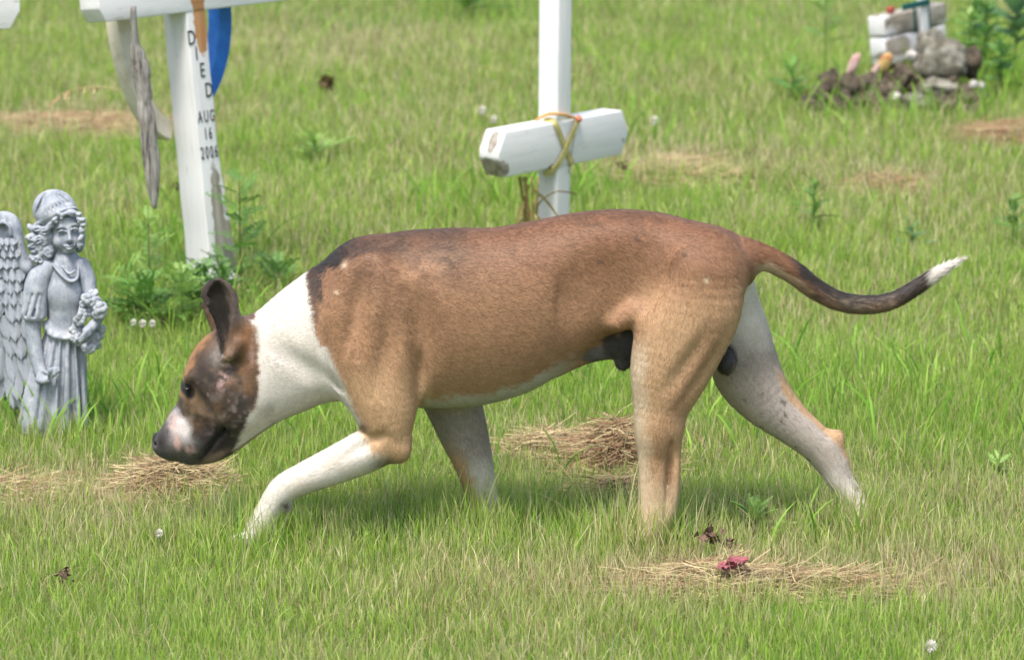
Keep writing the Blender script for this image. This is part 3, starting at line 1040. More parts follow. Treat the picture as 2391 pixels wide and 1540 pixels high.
        hc = L(hc, pink * 1.1, np.clip(1.5 * np.exp(-((PX - 402) / 12) ** 2 - ((PY - 985) / 14) ** 2) * (.5 + 2.4 * j2), 0, .85))
        hc = L(hc, pink, np.clip(1.6 * np.exp(-((PX - 413) / 7) ** 2 - ((PY - 1032) / 16) ** 2) * (.7 + 2 * j2), 0, .9))
        hc = L(hc, pink * .9, np.clip(1.5 * np.exp(-((PX - 444) / 11) ** 2 - ((PY - 1045) / 11) ** 2) * (.6 + 2 * j2), 0, .85))
        hc = L(hc, mask * .55, np.exp(-((PX - 374) / 13) ** 2 - ((PY - 1032) / 24) ** 2) * .95)
        hc = L(hc, mask * .25, sstep(1.5, .7, ((PX - 437 - (PY - 905) * .35) / 18) ** 2 + ((PY - 906) / 17) ** 2 + j1))
        lip = np.interp(PX, [460, 488, 508, 528], [1078, 1048, 1020, 996])
        hc = L(hc, mask * .25, np.exp(-((PY - lip) / 9) ** 2) * (PX > 460) * (PX < 540))
        hc = L(hc, mask * .6, np.exp(-((PX - 496) / 34) ** 2 - ((PY - 1035) / 30) ** 2))
        hc = L(hc, pink * .62, np.clip(1.4 * np.exp(-((PX - 500) / 26) ** 2 - ((PY - 1066 + (PX - 500) * .45) / 11) ** 2), 0, .9))
        c = L(c, hc, hm)
        # tail
        tl = PX > 1700
        tlm = tl & ~fh & (PY < 800) & (PX > 1745)
        mids = np.interp(PX, [1720, 1782, 1845, 1900, 1960, 2030, 2090, 2148, 2200, 2240], [594, 604, 634, 675, 706, 712, 700, 664, 630, 609])
        up = (mids - PY) / 20.0
        tcol = np.ones_like(c) * red * 1.05
        tcol = L(tcol, cream * .9, sstep(-.25, -.75, up + j2) * sstep(2010, 1700, PX) * sstep(1745, 1785, PX))
        tcol = L(tcol, black * 1.5, sstep(1838, 1868, PX + jx + 8 * up) * sstep(-1.1, 0.3, up + (2 * j1 + 1.6 * j4) + .3))
        tcol = L(tcol, np.array([.20, .15, .11]), np.clip(sstep(.6, -.9, up + 1.8 * j4 + 1.2 * j2), 0, 1) * sstep(1870, 1960, PX) * .65)
        tcol = L(tcol, np.array([.36, .28, .19]), np.clip(3.0 * (vnoise3(P * np.array([1, 2, 2]), 210, 61) - .60), 0, .7) * sstep(1900, 1980, PX) * sstep(2150, 2080, PX) * sstep(.8, -.2, up))
        tcol = L(tcol, black * 2, sstep(2060, 2120, PX) * .75)
        tcol = L(tcol, white * 1.02, sstep(2146, 2162, PX + jx * .5))
        c = np.where(tlm[:, None], tcol, c)
        # sheath and scrotum
        for cx_, cy_, ax_, az_, cc_ in ((1695, 845, 26, 32, 1.0), (1460, 842, 36, 28, 1.3), (1395, 826, 50, 24, 2.6), (1475, 800, 52, 44, .7), (1440, 806, 40, 30, 1.0)):
            q_ = ((PX - cx_) / ax_) ** 2 + ((PY - cy_) / az_) ** 2 + (P[:, 1] / .040) ** 2
            mk = sstep(1.9, 1.0, q_ + 1.5 * j1)
            c = L(c, np.array([.055, .050, .050]) * cc_, mk)
        st_ = vnoise3(P * np.array([1, 2.6, 2.6]), 95, 31) - .5
        st2 = vnoise3(P * np.array([1, 2.2, 2.2]), 230, 37) - .5
        amp = 0.14 + .44 * sstep(.5, .2, c[:, 0])
        c = c * (1 + amp * (.34 * j4 + .22 * j2 + .26 * j1 + .42 * st_ + .38 * st2))[:, None]
        # small scars and ticks
        for sx, sy, rr, cc in ((808, 628, 7, cream), (1640, 655, 6, cream), (1588, 600, 5, dk), (1480, 565, 7, dk), (850, 1000, 12, dk * 1.6), (790, 690, 5, cream), (1395, 620, 5, dk), (555, 1015, 6, mask)):
            c = L(c, cc, np.exp(-((PX - sx) / rr) ** 2 - ((PYs - sy) / rr) ** 2) * (P[:, 1] < 0) * .9)
        return np.clip(c, .004, .85)

    me = mesh('dog', V, Q, coat(V, Nn))
    m, t, p = new_mat('short dog coat')
    a = N(t, 'ShaderNodeVertexColor', layer_name='Col')
    tc = N(t, 'ShaderNodeTexCoord')
    mp = N(t, 'ShaderNodeMapping')
    mp.inputs['Scale'].default_value = (0.45, 1, 1.3)
    t.links.new(tc.outputs['Object'], mp.inputs[0])
    n = noise_node(t, 420, 3, 0.6, mp.outputs[0])
    r = ramp(t, n.outputs[0], [(0.3, (0.80, 0.80, 0.80)), (0.7, (1.18, 1.18, 1.18))])
    mm = N(t, 'ShaderNodeMix', data_type='RGBA', blend_type='MULTIPLY')
    mm.inputs[0].default_value = 1
    t.links.new(a.outputs[0], mm.inputs[6])
    t.links.new(r.outputs[0], mm.inputs[7])
    t.links.new(mm.outputs[2], p.inputs['Base Color'])
    p.inputs['Roughness'].default_value = 0.6
    p.inputs['Specular IOR Level'].default_value = 0.25
    p.inputs['Sheen Weight'].default_value = 0.08
    bump(t, p, n.outputs[0], 0.22, 0.0008)
    dog = link('dog', me, m)
    tag(dog, 'brown and white short-haired dog with a white-tipped tail, nose lowered, walking across the lawn', 'dog')

    # short coat: one fine hair per root, lying back along the body
    guides = []
    for rows, y, rev in ((NECK, 0, True), (HEAD, 0, True), (TAIL, 0, False), (NEAR_FORE, -.082, False), (FAR_FORE, .085, False), (NEAR_HIND, -.078, False), (FAR_HIND, .078, False)):
        q = spline(np.array(T(rows, y)), 3)
        d = np.diff(q[:, :3], axis=0)
        if rev:
            d = -d
        for a_, d_ in zip(q[:-1], d):
            guides.append((a_[:3] + d_ * .5 * (1 if not rev else -1), d_ / np.linalg.norm(d_), max(a_[3], .02)))
    for px in range(760, 1740, 40):
        guides.append((W(px, 700 - (px - 760) * .08, 0), np.array([.96, 0, -.22]), .11))
    gp = np.array([g[0] for g in guides])
    gd = np.array([g[1] for g in guides])
    gr = np.array([g[2] for g in guides])
    tri = np.concatenate([Q[:, [0, 1, 2]], Q[:, [0, 2, 3]]])
    A = np.linalg.norm(np.cross(V[tri[:, 1]] - V[tri[:, 0]], V[tri[:, 2]] - V[tri[:, 0]]), axis=1)
    NH = 210000
    pick = RNG.choice(len(tri), NH, p=A / A.sum())
    b = RNG.dirichlet((1, 1, 1), NH)
    P = (V[tri[pick]] * b[:, :, None]).sum(1)
    Nv = (Nn[tri[pick]] * b[:, :, None]).sum(1)
    Nv /= np.linalg.norm(Nv, axis=1)[:, None]
    D = np.zeros_like(P)
    for i in range(0, NH, 20000):
        d2 = np.linalg.norm(P[i:i + 20000, None] - gp[None], axis=2) / gr[None]
        wgt = np.exp(-3.0 * d2)
        wgt /= wgt.sum(1)[:, None] + 1e-12
        D[i:i + 20000] = wgt @ gd
    D -= Nv * (D * Nv).sum(1)[:, None]
    D /= np.linalg.norm(D, axis=1)[:, None] + 1e-6
    side = np.cross(Nv, D)
    PX = 1195.5 + P[:, 0] * PXM
    PY = 1250 - P[:, 2] * PXM * cp
    ln = np.where((PX < 620) & (PY < 1110), 0.0045, 0.0085) * RNG.uniform(.7, 1.3, NH)
    ln = np.where(PX > 1760, np.where(PX > 2120, .022, .014), ln) * np.where((PX > 1760) & (PY > 800), .6, 1)
    ang = RNG.normal(0, .22, NH)[:, None]
    D = D * np.cos(ang) + side * np.sin(ang)
    side = np.cross(Nv, D)
    rise = RNG.uniform(.06, .20, NH)[:, None]
    wd = 0.00085
    base = P - Nv * .0006
    tipp = P + D * ln[:, None] + Nv * ln[:, None] * rise
    HV = np.stack([base + side * wd, base - side * wd, tipp], 1).reshape(-1, 3)
    cc = coat(P, Nv) * (1 + RNG.uniform(-.27, .29, NH) * (1 - .6 * sstep(.4, .6, P[:, 0] * 0 + coat(P, Nv)[:, 0])))[:, None]
    cc = np.repeat(cc, 3, 0)
    cc[2::3] *= 1.15
    hm = mesh('fur', HV, np.arange(NH * 3).reshape(-1, 3), np.clip(cc, .004, .85))
    hn = np.repeat(Nv, 3, 0)
    fm = vcol_mat('dog hair', rough=0.55, spec=0.25)
    fo = link('fur', hm, fm, dog)
    hm.normals_split_custom_set_from_vertices([tuple(v) for v in hn.astype(float)])
    fo['kind'] = 'stuff'

    # eyes
    em, t, p = new_mat('dark wet eye')
    p.inputs['Base Color'].default_value = (.012, .008, .006, 1)
    p.inputs['Roughness'].default_value = 0.3
    for y in (-1, 1):
        bm = bmesh.new()
        bmesh.ops.create_uvsphere(bm, u_segments=20, v_segments=12, radius=.0068)
        for v in bm.verts:
            v.co.z *= .50
        e = link('eye', bm_mesh('eye', bm), em, dog)
        e.location = W(437, 907, y * .0505)
    # nose leather
    nm = simple_mat('nose leather', (.012, .011, .011), (.035, .032, .032), 300, .35, .0006)
    g = Field((-.03, -.03, -.03), (.03, .03, .03), .0016)
    g.ell((0, 0, .002), (.013, .0165, .015), .004)
    g.ell((-.003, 0, -.009), (.009, .006, .012), .006)
    for y in (-1, 1):
        g.ell((-.010, y * .0085, -.001), (.007, .0042, .0045), .003, cut=True)
    v, q = g.surface()
    no = link('nose', mesh('nose', v, q), nm, dog)
    no.location = W(373, 1031, 0)
    no.rotation_euler = (0, math.radians(-20), 0)
    no.scale = (1.0, 1.08, 1.12)


build_dog()


# ------------------------------------------------------------------ crosses
def arm_poly(x0, x1, zc, h, ch):
    """outline of a cross arm with its four corners cut off"""
    return [(x0 + ch * .55, zc - h / 2), (x1 - ch * .55, zc - h / 2), (x1, zc - h / 2 + ch), (x1, zc + h / 2 - ch), (x1 - ch * .55, zc + h / 2), (x0 + ch * .55, zc + h / 2), (x0, zc + h / 2 - ch), (x0, zc - h / 2 + ch)]


def glyph(ch, size, font_off=0.0006):
    cu = bpy.data.curves.new('letter', 'FONT')
    cu.body = ch
    cu.size = size
    cu.extrude = font_off
    cu.align_x = 'CENTER'
    cu.align_y = 'CENTER'
    o = bpy.data.objects.new('letter', cu)
    COL.objects.link(o)
    bpy.context.view_layer.update()
    me = bpy.data.meshes.new_from_object(o.evaluated_get(bpy.context.evaluated_depsgraph_get()))
    bpy.data.objects.remove(o)
    return me


def build_lettered_cross():
    base = G(489, 655)
    root = empty('grave_cross', base)
    root.matrix_world = Matrix.Translation(base) @ Matrix.Rotation(math.radians(48), 4, 'Z') @ Matrix.Rotation(math.radians(-6.4), 4, 'X') @ Matrix.Rotation(math.radians(-.2), 4, 'Y')
    tag(root, 'white wooden cross with DIED AUG 16 2006 in black letters down its post', 'cross')
    hx, hy = .033, .044
    pm = paint_mat('worn white paint', grey=[((.013, -hy, .10), (.022, .03, .20)), ((.034, -hy, .00), (.028, .03, .17)), ((hx, .0, .06), (.03, .06, .18))], orange=[((.012, -hy, .66), (.022, .02, .085))], grime=.6)
    bm = box_bm(-hx, hx, -hy, hy, -.15, 1.02, .004)
    bmesh.ops.subdivide_edges(bm, edges=[e for e in bm.edges if abs((e.verts[0].co - e.verts[1].co).z) > .5], cuts=30)
    for v in bm.verts:
        k = max(0, .32 - v.co.z)
        if v.co.y < 0 and v.co.z > -.1:          # splintered foot bulges outward
            v.co.x += (.030 * (v.co.x > 0)) * k / .32 * (1 + .3 * math.sin(v.co.z * 90))
        v.co.x += .0012 * math.sin(v.co.z * 37 + v.co.y * 60)
    link('post', bm_mesh('post', bm), pm, root)
    am = paint_mat('arm white paint', grey=[((-.335, .0, .66), (.03, .05, .035))], orange=[((.008, -hy - .002, .735), (.024, .02, .07))], axis_scale=(5, 60, 60), grime=.62)
    for x0, x1 in ((-.335, -hx - .0), (hx, .34)):
        pass
    link('arm', bm_mesh('arm', prism_bm(arm_poly(-.325, .345, .756, .135, .034), -hy - .0015, hy - .018, .003)), am, root)
    # lettering on the front face
    ink = simple_mat('black enamel lettering', (.012, .012, .013), (.03, .03, .03), 80, .5, .0003)
    X = lambda px, w=.0: px
    rows = [('D', -.024, .622, .053), ('I', -.012, .581, .051), ('E', .003, .537, .053), ('D', .019, .485, .053),
            ('A', -.020, .420, .043), ('U', .001, .420, .043), ('G', .022, .420, .043), ('1', -.006, .376, .043), ('6', .010, .376, .043),
            ('2', -.0235, .328, .044), ('0', -.0075, .328, .044), ('0', .0085, .328, .044), ('6', .0245, .328, .044)]
    for ch, x, z, s in rows:
        o = link('digit' if ch.isdigit() else 'letter', glyph(ch, s), ink, root, smooth=False)
        o.rotation_euler = (pi / 2, 0, 0)
        o.scale = (.70 if len(rows) and z > .44 else .55, 1, 1)
        o.location = (x, -hy - .0008, z)
    # two curved boards that make a U behind the post, one white and one blue
    blue = simple_mat('blue paint', (.016, .13, .50), (.028, .19, .62), 25, .45, .0008)
    cream = simple_mat('cream paint', (.50, .44, .33), (.66, .61, .51), 18, .7, .001, .35, .55)

    def half_ring(sgn, cx, cz, a, b, wd, y0, y1, t0, t1, mat, label):
        bm = bmesh.new()
        n = 22
        rings = []
        for i in range(n + 1):
            t = t0 + (t1 - t0) * i / n
            ox, oz = cx + sgn * a * math.cos(t), cz - b * math.sin(t)
            ix, iz = cx + sgn * (a - wd) * math.cos(t), cz - (b - wd) * math.sin(t)
            rings.append([bm.verts.new(p) for p in ((ox, y0, oz), (ix, y0, iz), (ix, y1, iz), (ox, y1, oz))])
        for r0, r1 in zip(rings[:-1], rings[1:]):
            for k in range(4):
                bm.faces.new((r0[k], r0[(k + 1) % 4], r1[(k + 1) % 4], r1[k]))
        bm.faces.new(rings[0])
        bm.faces.new(rings[-1][::-1])
        bmesh.ops.recalc_face_normals(bm, faces=list(bm.faces))
        bmesh.ops.bevel(bm, geom=list(bm.edges), offset=.002, segments=1, affect='EDGES')
        o = link('curved_board', bm_mesh('curved_board', bm), mat, root, smooth=False)
        o['label'] = label
    half_ring(-1, -.02, .70, .168, .335, .050, hy + .001, hy + .046, .0, 1.45, cream, 'cream painted curved board on one side behind the post')
    half_ring(1, -.02, .70, .232, .30, .044, hy + .001, hy + .046, .0, 1.05, blue, 'blue painted curved board behind the post')
    return root


def build_feather():
    # carved plank in the shape of a long feather, hanging under the cross arm
    zs = .4245
    L = [(713, 40), (716, 90), (722, 200), (716, 270), (716, 330), (728, 400), (730, 440), (738, 480), (744, 500), (752, 560), (756, 640), (764, 690), (772, 780), (780, 850), (788, 910), (800, 980), (812, 1060), (828, 1115), (846, 1148)]
    Rr = [(745, 40), (748, 90), (758, 200), (768, 255), (792, 280), (808, 330), (818, 360), (828, 410), (832, 450), (836, 520), (836, 590), (850, 650), (860, 710), (866, 790), (874, 850), (880, 905), (876, 1000), (870, 1080), (860, 1140)]
    yb = G(489, 655)[1] - .20
    bm = bmesh.new()
    NZ, NX = 44, 9
    Lp, Rp = np.array(L, float), np.array(Rr, float)
    Y0, Y1 = 40, 1148
    rows = []
    for i in range(NZ + 1):
        zy = Y0 + (Y1 - Y0) * i / NZ
        xl, xr = np.interp(zy, Lp[:, 1], Lp[:, 0]), np.interp(zy, Rp[:, 1], Rp[:, 0])
        if 250 < zy < 620:      # notched barbs
            xl += 7 * ((i * 3) % 4 == 0) + random.uniform(-3, 3)
            xr -= 9 * ((i * 3 + 2) % 5 == 0) + random.uniform(-3, 3)
        row = []
        for j in range(NX + 1):
            u = j / NX
            px, py = (xl + (xr - xl) * u) * zs, zy * zs
            p = W(px, py, yb)
            crown = .006 * (1 - (2 * u - 1) ** 2) + (.004 if abs(u - .5) < .12 else 0) + random.uniform(-.0012, .0012)
            row.append(p + np.array([0, -crown, 0]))
        rows.append(row)
    f = [[bm.verts.new(p) for p in r] for r in rows]
    b = [[bm.verts.new(p + np.array([0, .016 + 2 * (p[1] - yb) * -1 * .6, 0])) for p in r] for r in rows]
    for i in range(NZ):
        for j in range(NX):
            bm.faces.new((f[i][j], f[i + 1][j], f[i + 1][j + 1], f[i][j + 1]))
            bm.faces.new((b[i][j], b[i][j + 1], b[i + 1][j + 1], b[i + 1][j]))
        bm.faces.new((f[i][0], b[i][0], b[i + 1][0], f[i + 1][0]))
        bm.faces.new((f[i][NX], f[i + 1][NX], b[i + 1][NX], b[i][NX]))
    for j in range(NX):
        bm.faces.new((f[0][j], f[0][j + 1], b[0][j + 1], b[0][j]))
        bm.faces.new((f[NZ][j], b[NZ][j], b[NZ][j + 1], f[NZ][j + 1]))
    bmesh.ops.recalc_face_normals(bm, faces=list(bm.faces))
    m, t, p = new_mat('weathered grey wood')
    tc = N(t, 'ShaderNodeTexCoord')
    mp = N(t, 'ShaderNodeMapping')
    mp.inputs['Scale'].default_value = (120, 120, 7)
    t.links.new(tc.outputs['Object'], mp.inputs[0])
    n = noise_node(t, 1, 6, .7, mp.outputs[0])
    n2 = noise_node(t, 14, 3, .6, tc.outputs['Object'])
    r = ramp(t, n.outputs[0], [(.40, (.03, .026, .022)), (.47, (.22, .205, .185)), (.66, (.44, .42, .39))])
    k = ramp(t, n2.outputs[0], [(.50, (0, 0, 0)), (.72, (.5, .5, .5))])
    t.links.new(mixc(t, k.outputs[0], r.outputs[0], (.20, .15, .10, 1)), p.inputs['Base Color'])
    p.inputs['Roughness'].default_value = .85
    bump(t, p, n.outputs[0], .8, .004)
    o = link('wooden_feather', bm_mesh('wooden_feather', bm), m)
    tag(o, 'grey weathered carved wooden feather hanging from the arm of the lettered cross', 'wooden feather')
    return yb


def build_strap_cross():
    base = G(1292, 575)
    root = empty('grave_cross', base)
    root.matrix_world = Matrix.Translation(base) @ Matrix.Rotation(math.radians(52), 4, 'Z') @ Matrix.Rotation(math.radians(.5), 4, 'X')
    tag(root, 'plain white wooden cross with a yellow strap tied round its low arm', 'cross')
    hx, hy = .031, .033
    pm = paint_mat('white post paint', grey=[((-hx, -.0, .02), (.01, .02, .03))], grime=.62)
    bm = box_bm(-hx, hx, -hy, hy, -.12, .86, .006)
    link('post', bm_mesh('post', bm), pm, root)
    am = paint_mat('white arm paint', grey=[((-.282, -.006, .325), (.03, .016, .036)), ((-.27, -.0, .245), (.035, .06, .028)), ((.262, -hy, .262), (.005, .02, .006)), ((-.05, -.01, .222), (.03, .06, .010))], axis_scale=(5, 60, 60), grime=.62)
    link('arm', bm_mesh('arm', prism_bm(arm_poly(-.285, .285, .283, .122, .052), -hy - .0025, hy - .002, .004)), am, root)
    # strap: two bands crossing in front of the joint, one over the top of the arm
    sm = simple_mat('faded yellow webbing', (.36, .33, .10), (.50, .45, .19), 90, .8, .0006)
    om = simple_mat('orange cord', (.55, .27, .07), (.62, .36, .12), 60, .7, .0006)

    def band(pts, wd, th, mat, nrm):
        pts = spline(np.array(pts, float), 6)
        bm = bmesh.new()
        prev = None
        for i, q in enumerate(pts):
            tq = Vector(pts[min(i + 1, len(pts) - 1)] - pts[max(i - 1, 0)]).normalized()
            nn = Vector(nrm)
            s = tq.cross(nn).normalized()
            nn = s.cross(tq).normalized()
            q = Vector(q)
            ring = [bm.verts.new(q + s * a * wd / 2 + nn * c * th / 2) for a, c in ((-1, -1), (1, -1), (1, 1), (-1, 1))]
            if prev:
                for k in range(4):
                    bm.faces.new((prev[k], prev[(k + 1) % 4], ring[(k + 1) % 4], ring[k]))
            prev = ring
        bmesh.ops.recalc_face_normals(bm, faces=list(bm.faces))
        return bm_mesh('strap', bm)
    yf = -hy - .0055
    link('strap', band([(-.050, -.002, .349), (-.046, yf + .002, .343), (-.02, yf - .002, .30), (.012, yf - .001, .25), (.030, yf, .224), (.032, -.01, .216)], .017, .002, sm, (0, -1, 0)), None, root, False)
    link('strap', band([(.050, -.002, .352), (.044, yf - .004, .340), (.010, yf - .006, .29), (-.030, yf - .004, .238), (-.05, yf + .004, .216), (-.07, -.02, .206)], .017, .002, sm, (0, -1, 0)), None, root, False)
    link('cord', tube_mesh('cord', spline(np.array([(-.055, .02, .346), (-.052, -.02, .366), (-.02, -.042, .364), (.03, -.040, .350), (.050, -.044, .345)]), 6), .004), om, root)
    link('cord', tube_mesh('cord', spline(np.array([(.04, -.040, .345), (.047, -.048, .342), (.054, -.043, .346), (.052, -.037, .349)]), 5), .0065), simple_mat('red cord knot', (.42, .12, .07), (.5, .2, .11), 80, .7), root)
    link('cord', tube_mesh('cord', spline(np.array([(.05, -.040, .344), (.035, -.042, .30), (.022, -.0402, .25), (.016, -.0385, .2)]), 5), .0012), simple_mat('thin dark wire', (.12, .10, .08), (.2, .17, .13), 90, .6), root)
    for o in root.children:
        if o.name.startswith('strap'):
            o.data.materials.append(sm)
    return base


def build_corner_cross():
    # only the end of its arm reaches into the picture
    base = G(-150, 700)
    root = empty('grave_cross', base)
    root.matrix_world = Matrix.Translation(base) @ Matrix.Rotation(math.radians(8), 4, 'Z')
    tag(root, 'white cross showing only the cut-off end of one arm, upper left corner', 'cross')
    pm = paint_mat('corner cross paint', axis_scale=(60, 60, 5))
    link('post', bm_mesh('post', box_bm(-.04, .04, -.04, .04, -.1, 1.1, .004)), pm, root)
    # the arm's end is set from where the edge falls on the cross's own depth
    e = W(45, 30, base[1])
    x1 = e[0] - base[0]
    z0 = W(10, 67, base[1])[2] - base[2]
    link('arm', bm_mesh('arm', prism_bm(arm_poly(-x1, x1, z0 + .07, .14, .045), -.0425, .038, .003)), paint_mat('corner arm paint', axis_scale=(5, 60, 60)), root)


def build_small_cross():
    """low moss-grown cross among the stones, upper right"""
    yy = 6.28
    c = W(2124, 117, yy)
    root = empty('grave_cross', c)
    root.matrix_world = Matrix.Translation(c) @ Matrix.Rotation(math.radians(46), 4, 'Z') @ Matrix.Rotation(math.radians(-3.5), 4, 'Y') @ Matrix.Rotation(math.radians(-4), 4, 'X')
    tag(root, 'low moss-grown cross of double boards half sunk among stones, with flaking white paint', 'cross')
    gm = paint_mat('mossy paint', grey=[((.02, -.035, .11), (.18, .03, .048)), ((-.10, -.035, .03), (.07, .05, .035)), ((.0, .0, .150), (.20, .06, .02)), ((.1, -.04, .02), (.06, .05, .03))], axis_scale=(14, 40, 40), grime=.35)
    wm = paint_mat('flaking white paint', grey=[((-.17, -.02, .0), (.02, .03, .02))], axis_scale=(40, 40, 8), grime=.5)
    link('board', bm_mesh('board', box_bm(-.165, .175, -.036, .036, .070, .142, .008)), gm, root)
    link('board', bm_mesh('board', box_bm(-.165, .165, -.034, .037, -.03, .067, .008)), gm, root)
    link('painted_end', bm_mesh('painted_end', box_bm(-.172, -.1635, -.034, .035, .073, .138, .005)), wm, root)
    link('painted_end', bm_mesh('painted_end', box_bm(-.171, -.1635, -.033, .035, .000, .065, .005)), wm, root)
    link('post', bm_mesh('post', box_bm(.008, .046, -.058, -.0375, -.02, .40, .005)), wm, root)
    tm = simple_mat('teal ribbon', (.006, .07, .065), (.012, .11, .10), 60, .6)
    link('ribbon', bm_mesh('ribbon', box_bm(.058, .070, -.044, -.0375, .03, .26, .002)), tm, root)
    link('ribbon', bm_mesh('ribbon', box_bm(-.10, .05, -.066, -.060, .150, .172, .002)), tm, root)
    link('ribbon', bm_mesh('ribbon', box_bm(-.012, -.004, -.043, -.0375, .06, .17, .002)), tm, root)
    link('scrap', bm_mesh('scrap', box_bm(-.125, -.10, -.03, -.012, .1435, .166, .003)), simple_mat('red scrap', (.30, .05, .04), (.40, .09, .07), 40), root)


# ------------------------------------------------------------------ stones and shells
def stone(name, c, r, seed, mat, label, cat='stone', amp=.25, rot=(0, 0, 0), group=None, sub=4):
    bm = bmesh.new()
    bmesh.ops.create_icosphere(bm, subdivisions=sub, radius=1)
    for v in bm.verts:
        d = v.co.normalized()
        n = mnoise.noise(d * 1.3 + Vector((seed * 3.1, 0, 0))) * amp + mnoise.noise(d * 3.1 + Vector((0, seed * 2.3, 0))) * amp * .45 + mnoise.noise(d * 7 + Vector((0, 0, seed))) * amp * .28 - abs(mnoise.noise(d * 2.2 + Vector((seed, 1, 0)))) * amp * .5
        v.co = d * (1 + n)
        v.co = Vector((v.co.x * r[0], v.co.y * r[1], v.co.z * r[2]))
    o = link(name, bm_mesh(name, bm), mat)
    o.location = c
    o.rotation_euler = rot
    tag(o, label, cat, group)
    return o


def build_stones():
    lich = simple_mat('lichen grey stone', (.085, .078, .055), (.27, .26, .215), 20, .9, .008, .38, .62)
    dark = simple_mat('dark earthy stone', (.035, .028, .020), (.14, .11, .08), 26, .95, .006)
    pale = simple_mat('pale stone', (.35, .33, .30), (.52, .50, .47), 30, .9, .002)
    pinks = simple_mat('pink worn shell', (.40, .22, .20), (.52, .38, .34), 25, .6, .001)
    rust = simple_mat('rust red and straw yellow shell', (.30, .05, .02), (.45, .32, .12), 14, .55, .001, .42, .52)

    def P(px, py, y):
        return W(px, py, y)
    stone('stone', P(2196, 140, 6.05), (.094, .075, .084), 3, lich, 'large rough grey lichened stone leaning on the small mossy cross', amp=.34)
    stone('stone', P(2172, 108, 6.14), (.052, .05, .058), 21, lich, 'peaked grey stone standing behind the large lichened stone', amp=.3)
    stone('stone', P(2128, 130, 6.04), (.020, .02, .019), 5, pale, 'small round pale stone against the left shoulder of the large grey stone')
    stone('shell', P(1993, 150, 6.0), (.017, .013, .042), 7, pinks, 'upright pale pink shell beside the white end of the small mossy cross', 'shell', .12, (0, .45, 0))
    stone('shell', P(2064, 148, 6.0), (.022, .013, .042), 8, rust, 'upright rust red and yellow shell in front of the small mossy cross', 'shell', .12, (0, .6, 0))
    stone('shell', P(2043, 165, 5.98), (.012, .012, .026), 18, pinks, 'small pink shell low in front of the rust red one', 'shell', .12, (0, .5, 0))
    stone('stone', P(1945, 200, 5.95), (.046, .045, .055), 9, dark, 'dark brown stone under the pink shell', amp=.4)
    stone('stone', P(1912, 225, 5.92), (.034, .04, .034), 11, dark, 'low dark stone at the left edge of the stone heap', amp=.4)
    stone('stone', P(1990, 205, 5.93), (.045, .045, .050), 29, dark, 'dark earthy lump directly below the pink shell', amp=.4)
    stone('stone', P(2035, 205, 5.95), (.050, .05, .045), 12, dark, 'dark mossy stone under the rust red shell', amp=.4)
    stone('stone', P(2108, 178, 5.98), (.036, .04, .040), 31, dark, 'dark stone in the gap between shells and large stone', amp=.4)
    stone('stone', P(2091, 226, 5.88), (.022, .02, .016), 13, pale, 'pale rounded stone among grass in front of the heap', amp=.2)
    stone('stone', P(2185, 208, 5.94), (.070, .05, .034), 14, lich, 'flat grey stone in front of the large lichened stone', amp=.38)
    stone('stone', P(2244, 228, 5.92), (.045, .05, .040), 15, dark, 'brownish stone at the right end of the heap', amp=.4)
    stone('stone', P(1885, 245, 5.86), (.030, .03, .032), 41, dark, 'small dark stone farthest left in the stone heap', amp=.4)
    stone('stone', P(1968, 240, 5.85), (.040, .04, .036), 43, dark, 'brown stone half under grass below the dark left stones', amp=.4)
    stone('stone', P(2040, 238, 5.86), (.045, .04, .034), 44, dark, 'low dark stone in front of the dark mossy one', amp=.4)
    stone('stone', P(2140, 240, 5.86), (.044, .04, .034), 45, lich, 'grey-brown stone in the front row under the flat grey one', amp=.4)
    stone('stone', P(2205, 250, 5.84), (.040, .04, .034), 46, dark, 'dark stone in the front row right of the grey-brown one', amp=.4)
    stone('stone', P(2285, 235, 5.90), (.034, .03, .036), 47, dark, 'dark stone under the two white pebbles', amp=.4)
    stone('stone', P(2262, 150, 6.15), (.040, .04, .060), 48, dark, 'upright brown stone right behind the large lichened stone', amp=.4)
    stone('pebble', P(2273, 197, 5.92), (.014, .012, .014), 16, pale, 'white pebble at the right of the heap, the left of two', 'pebble')
    stone('pebble', P(2292, 200, 5.92), (.012, .012, .015), 17, pale, 'white pebble at the right of the heap, the right of two', 'pebble')
    stone('stone', P(2050, 268, 5.80), (.032, .03, .024), 19, dark, 'small grey stone half hidden in grass below the heap', amp=.3)
    # earth clods and small rubble filling the gaps of the heap
    bm = bmesh.new()
    rr = random.Random(5)
    for k in range(260):
        px, py = rr.uniform(1875, 2310), rr.uniform(175, 265)
        c = Vector(W(px, py, 6.02 - (py - 175) * .0022))
        if c.z < float(hground(c.x, c.y)) - .01 or abs(px - 2090) > 215 - (265 - py) * .9:
            continue
        r_ = rr.uniform(.008, .022)
        q = bmesh.ops.create_icosphere(bm, subdivisions=1, radius=r_)
        sc = Vector((rr.uniform(.7, 1.4), rr.uniform(.7, 1.2), rr.uniform(.5, 1.1)))
        for v in q['verts']:
            v.co = Vector((v.co.x * sc.x, v.co.y * sc.y, v.co.z * sc.z)) * (1 + rr.uniform(-.3, .3)) + c
    tag(link('rubble', bm_mesh('rubble', bm), simple_mat('earthy rubble', (.045, .036, .026), (.17, .14, .10), 18, .95, .004), None, False), 'dark earth clods and rubble between the stones of the heap', 'rubble', kind='stuff')
    stone('pebble', W(541, 645, 2.62), (.012, .01, .013), 23, simple_mat('white pebble', (.7, .69, .67), (.82, .81, .8), 40), 'small white pebble at the foot of the lettered cross', 'pebble', .15)


# ------------------------------------------------------------------ dry cut grass
def straw_mat():
    return vcol_mat('straw', translucent=.2, rough=.7, spec=.2)


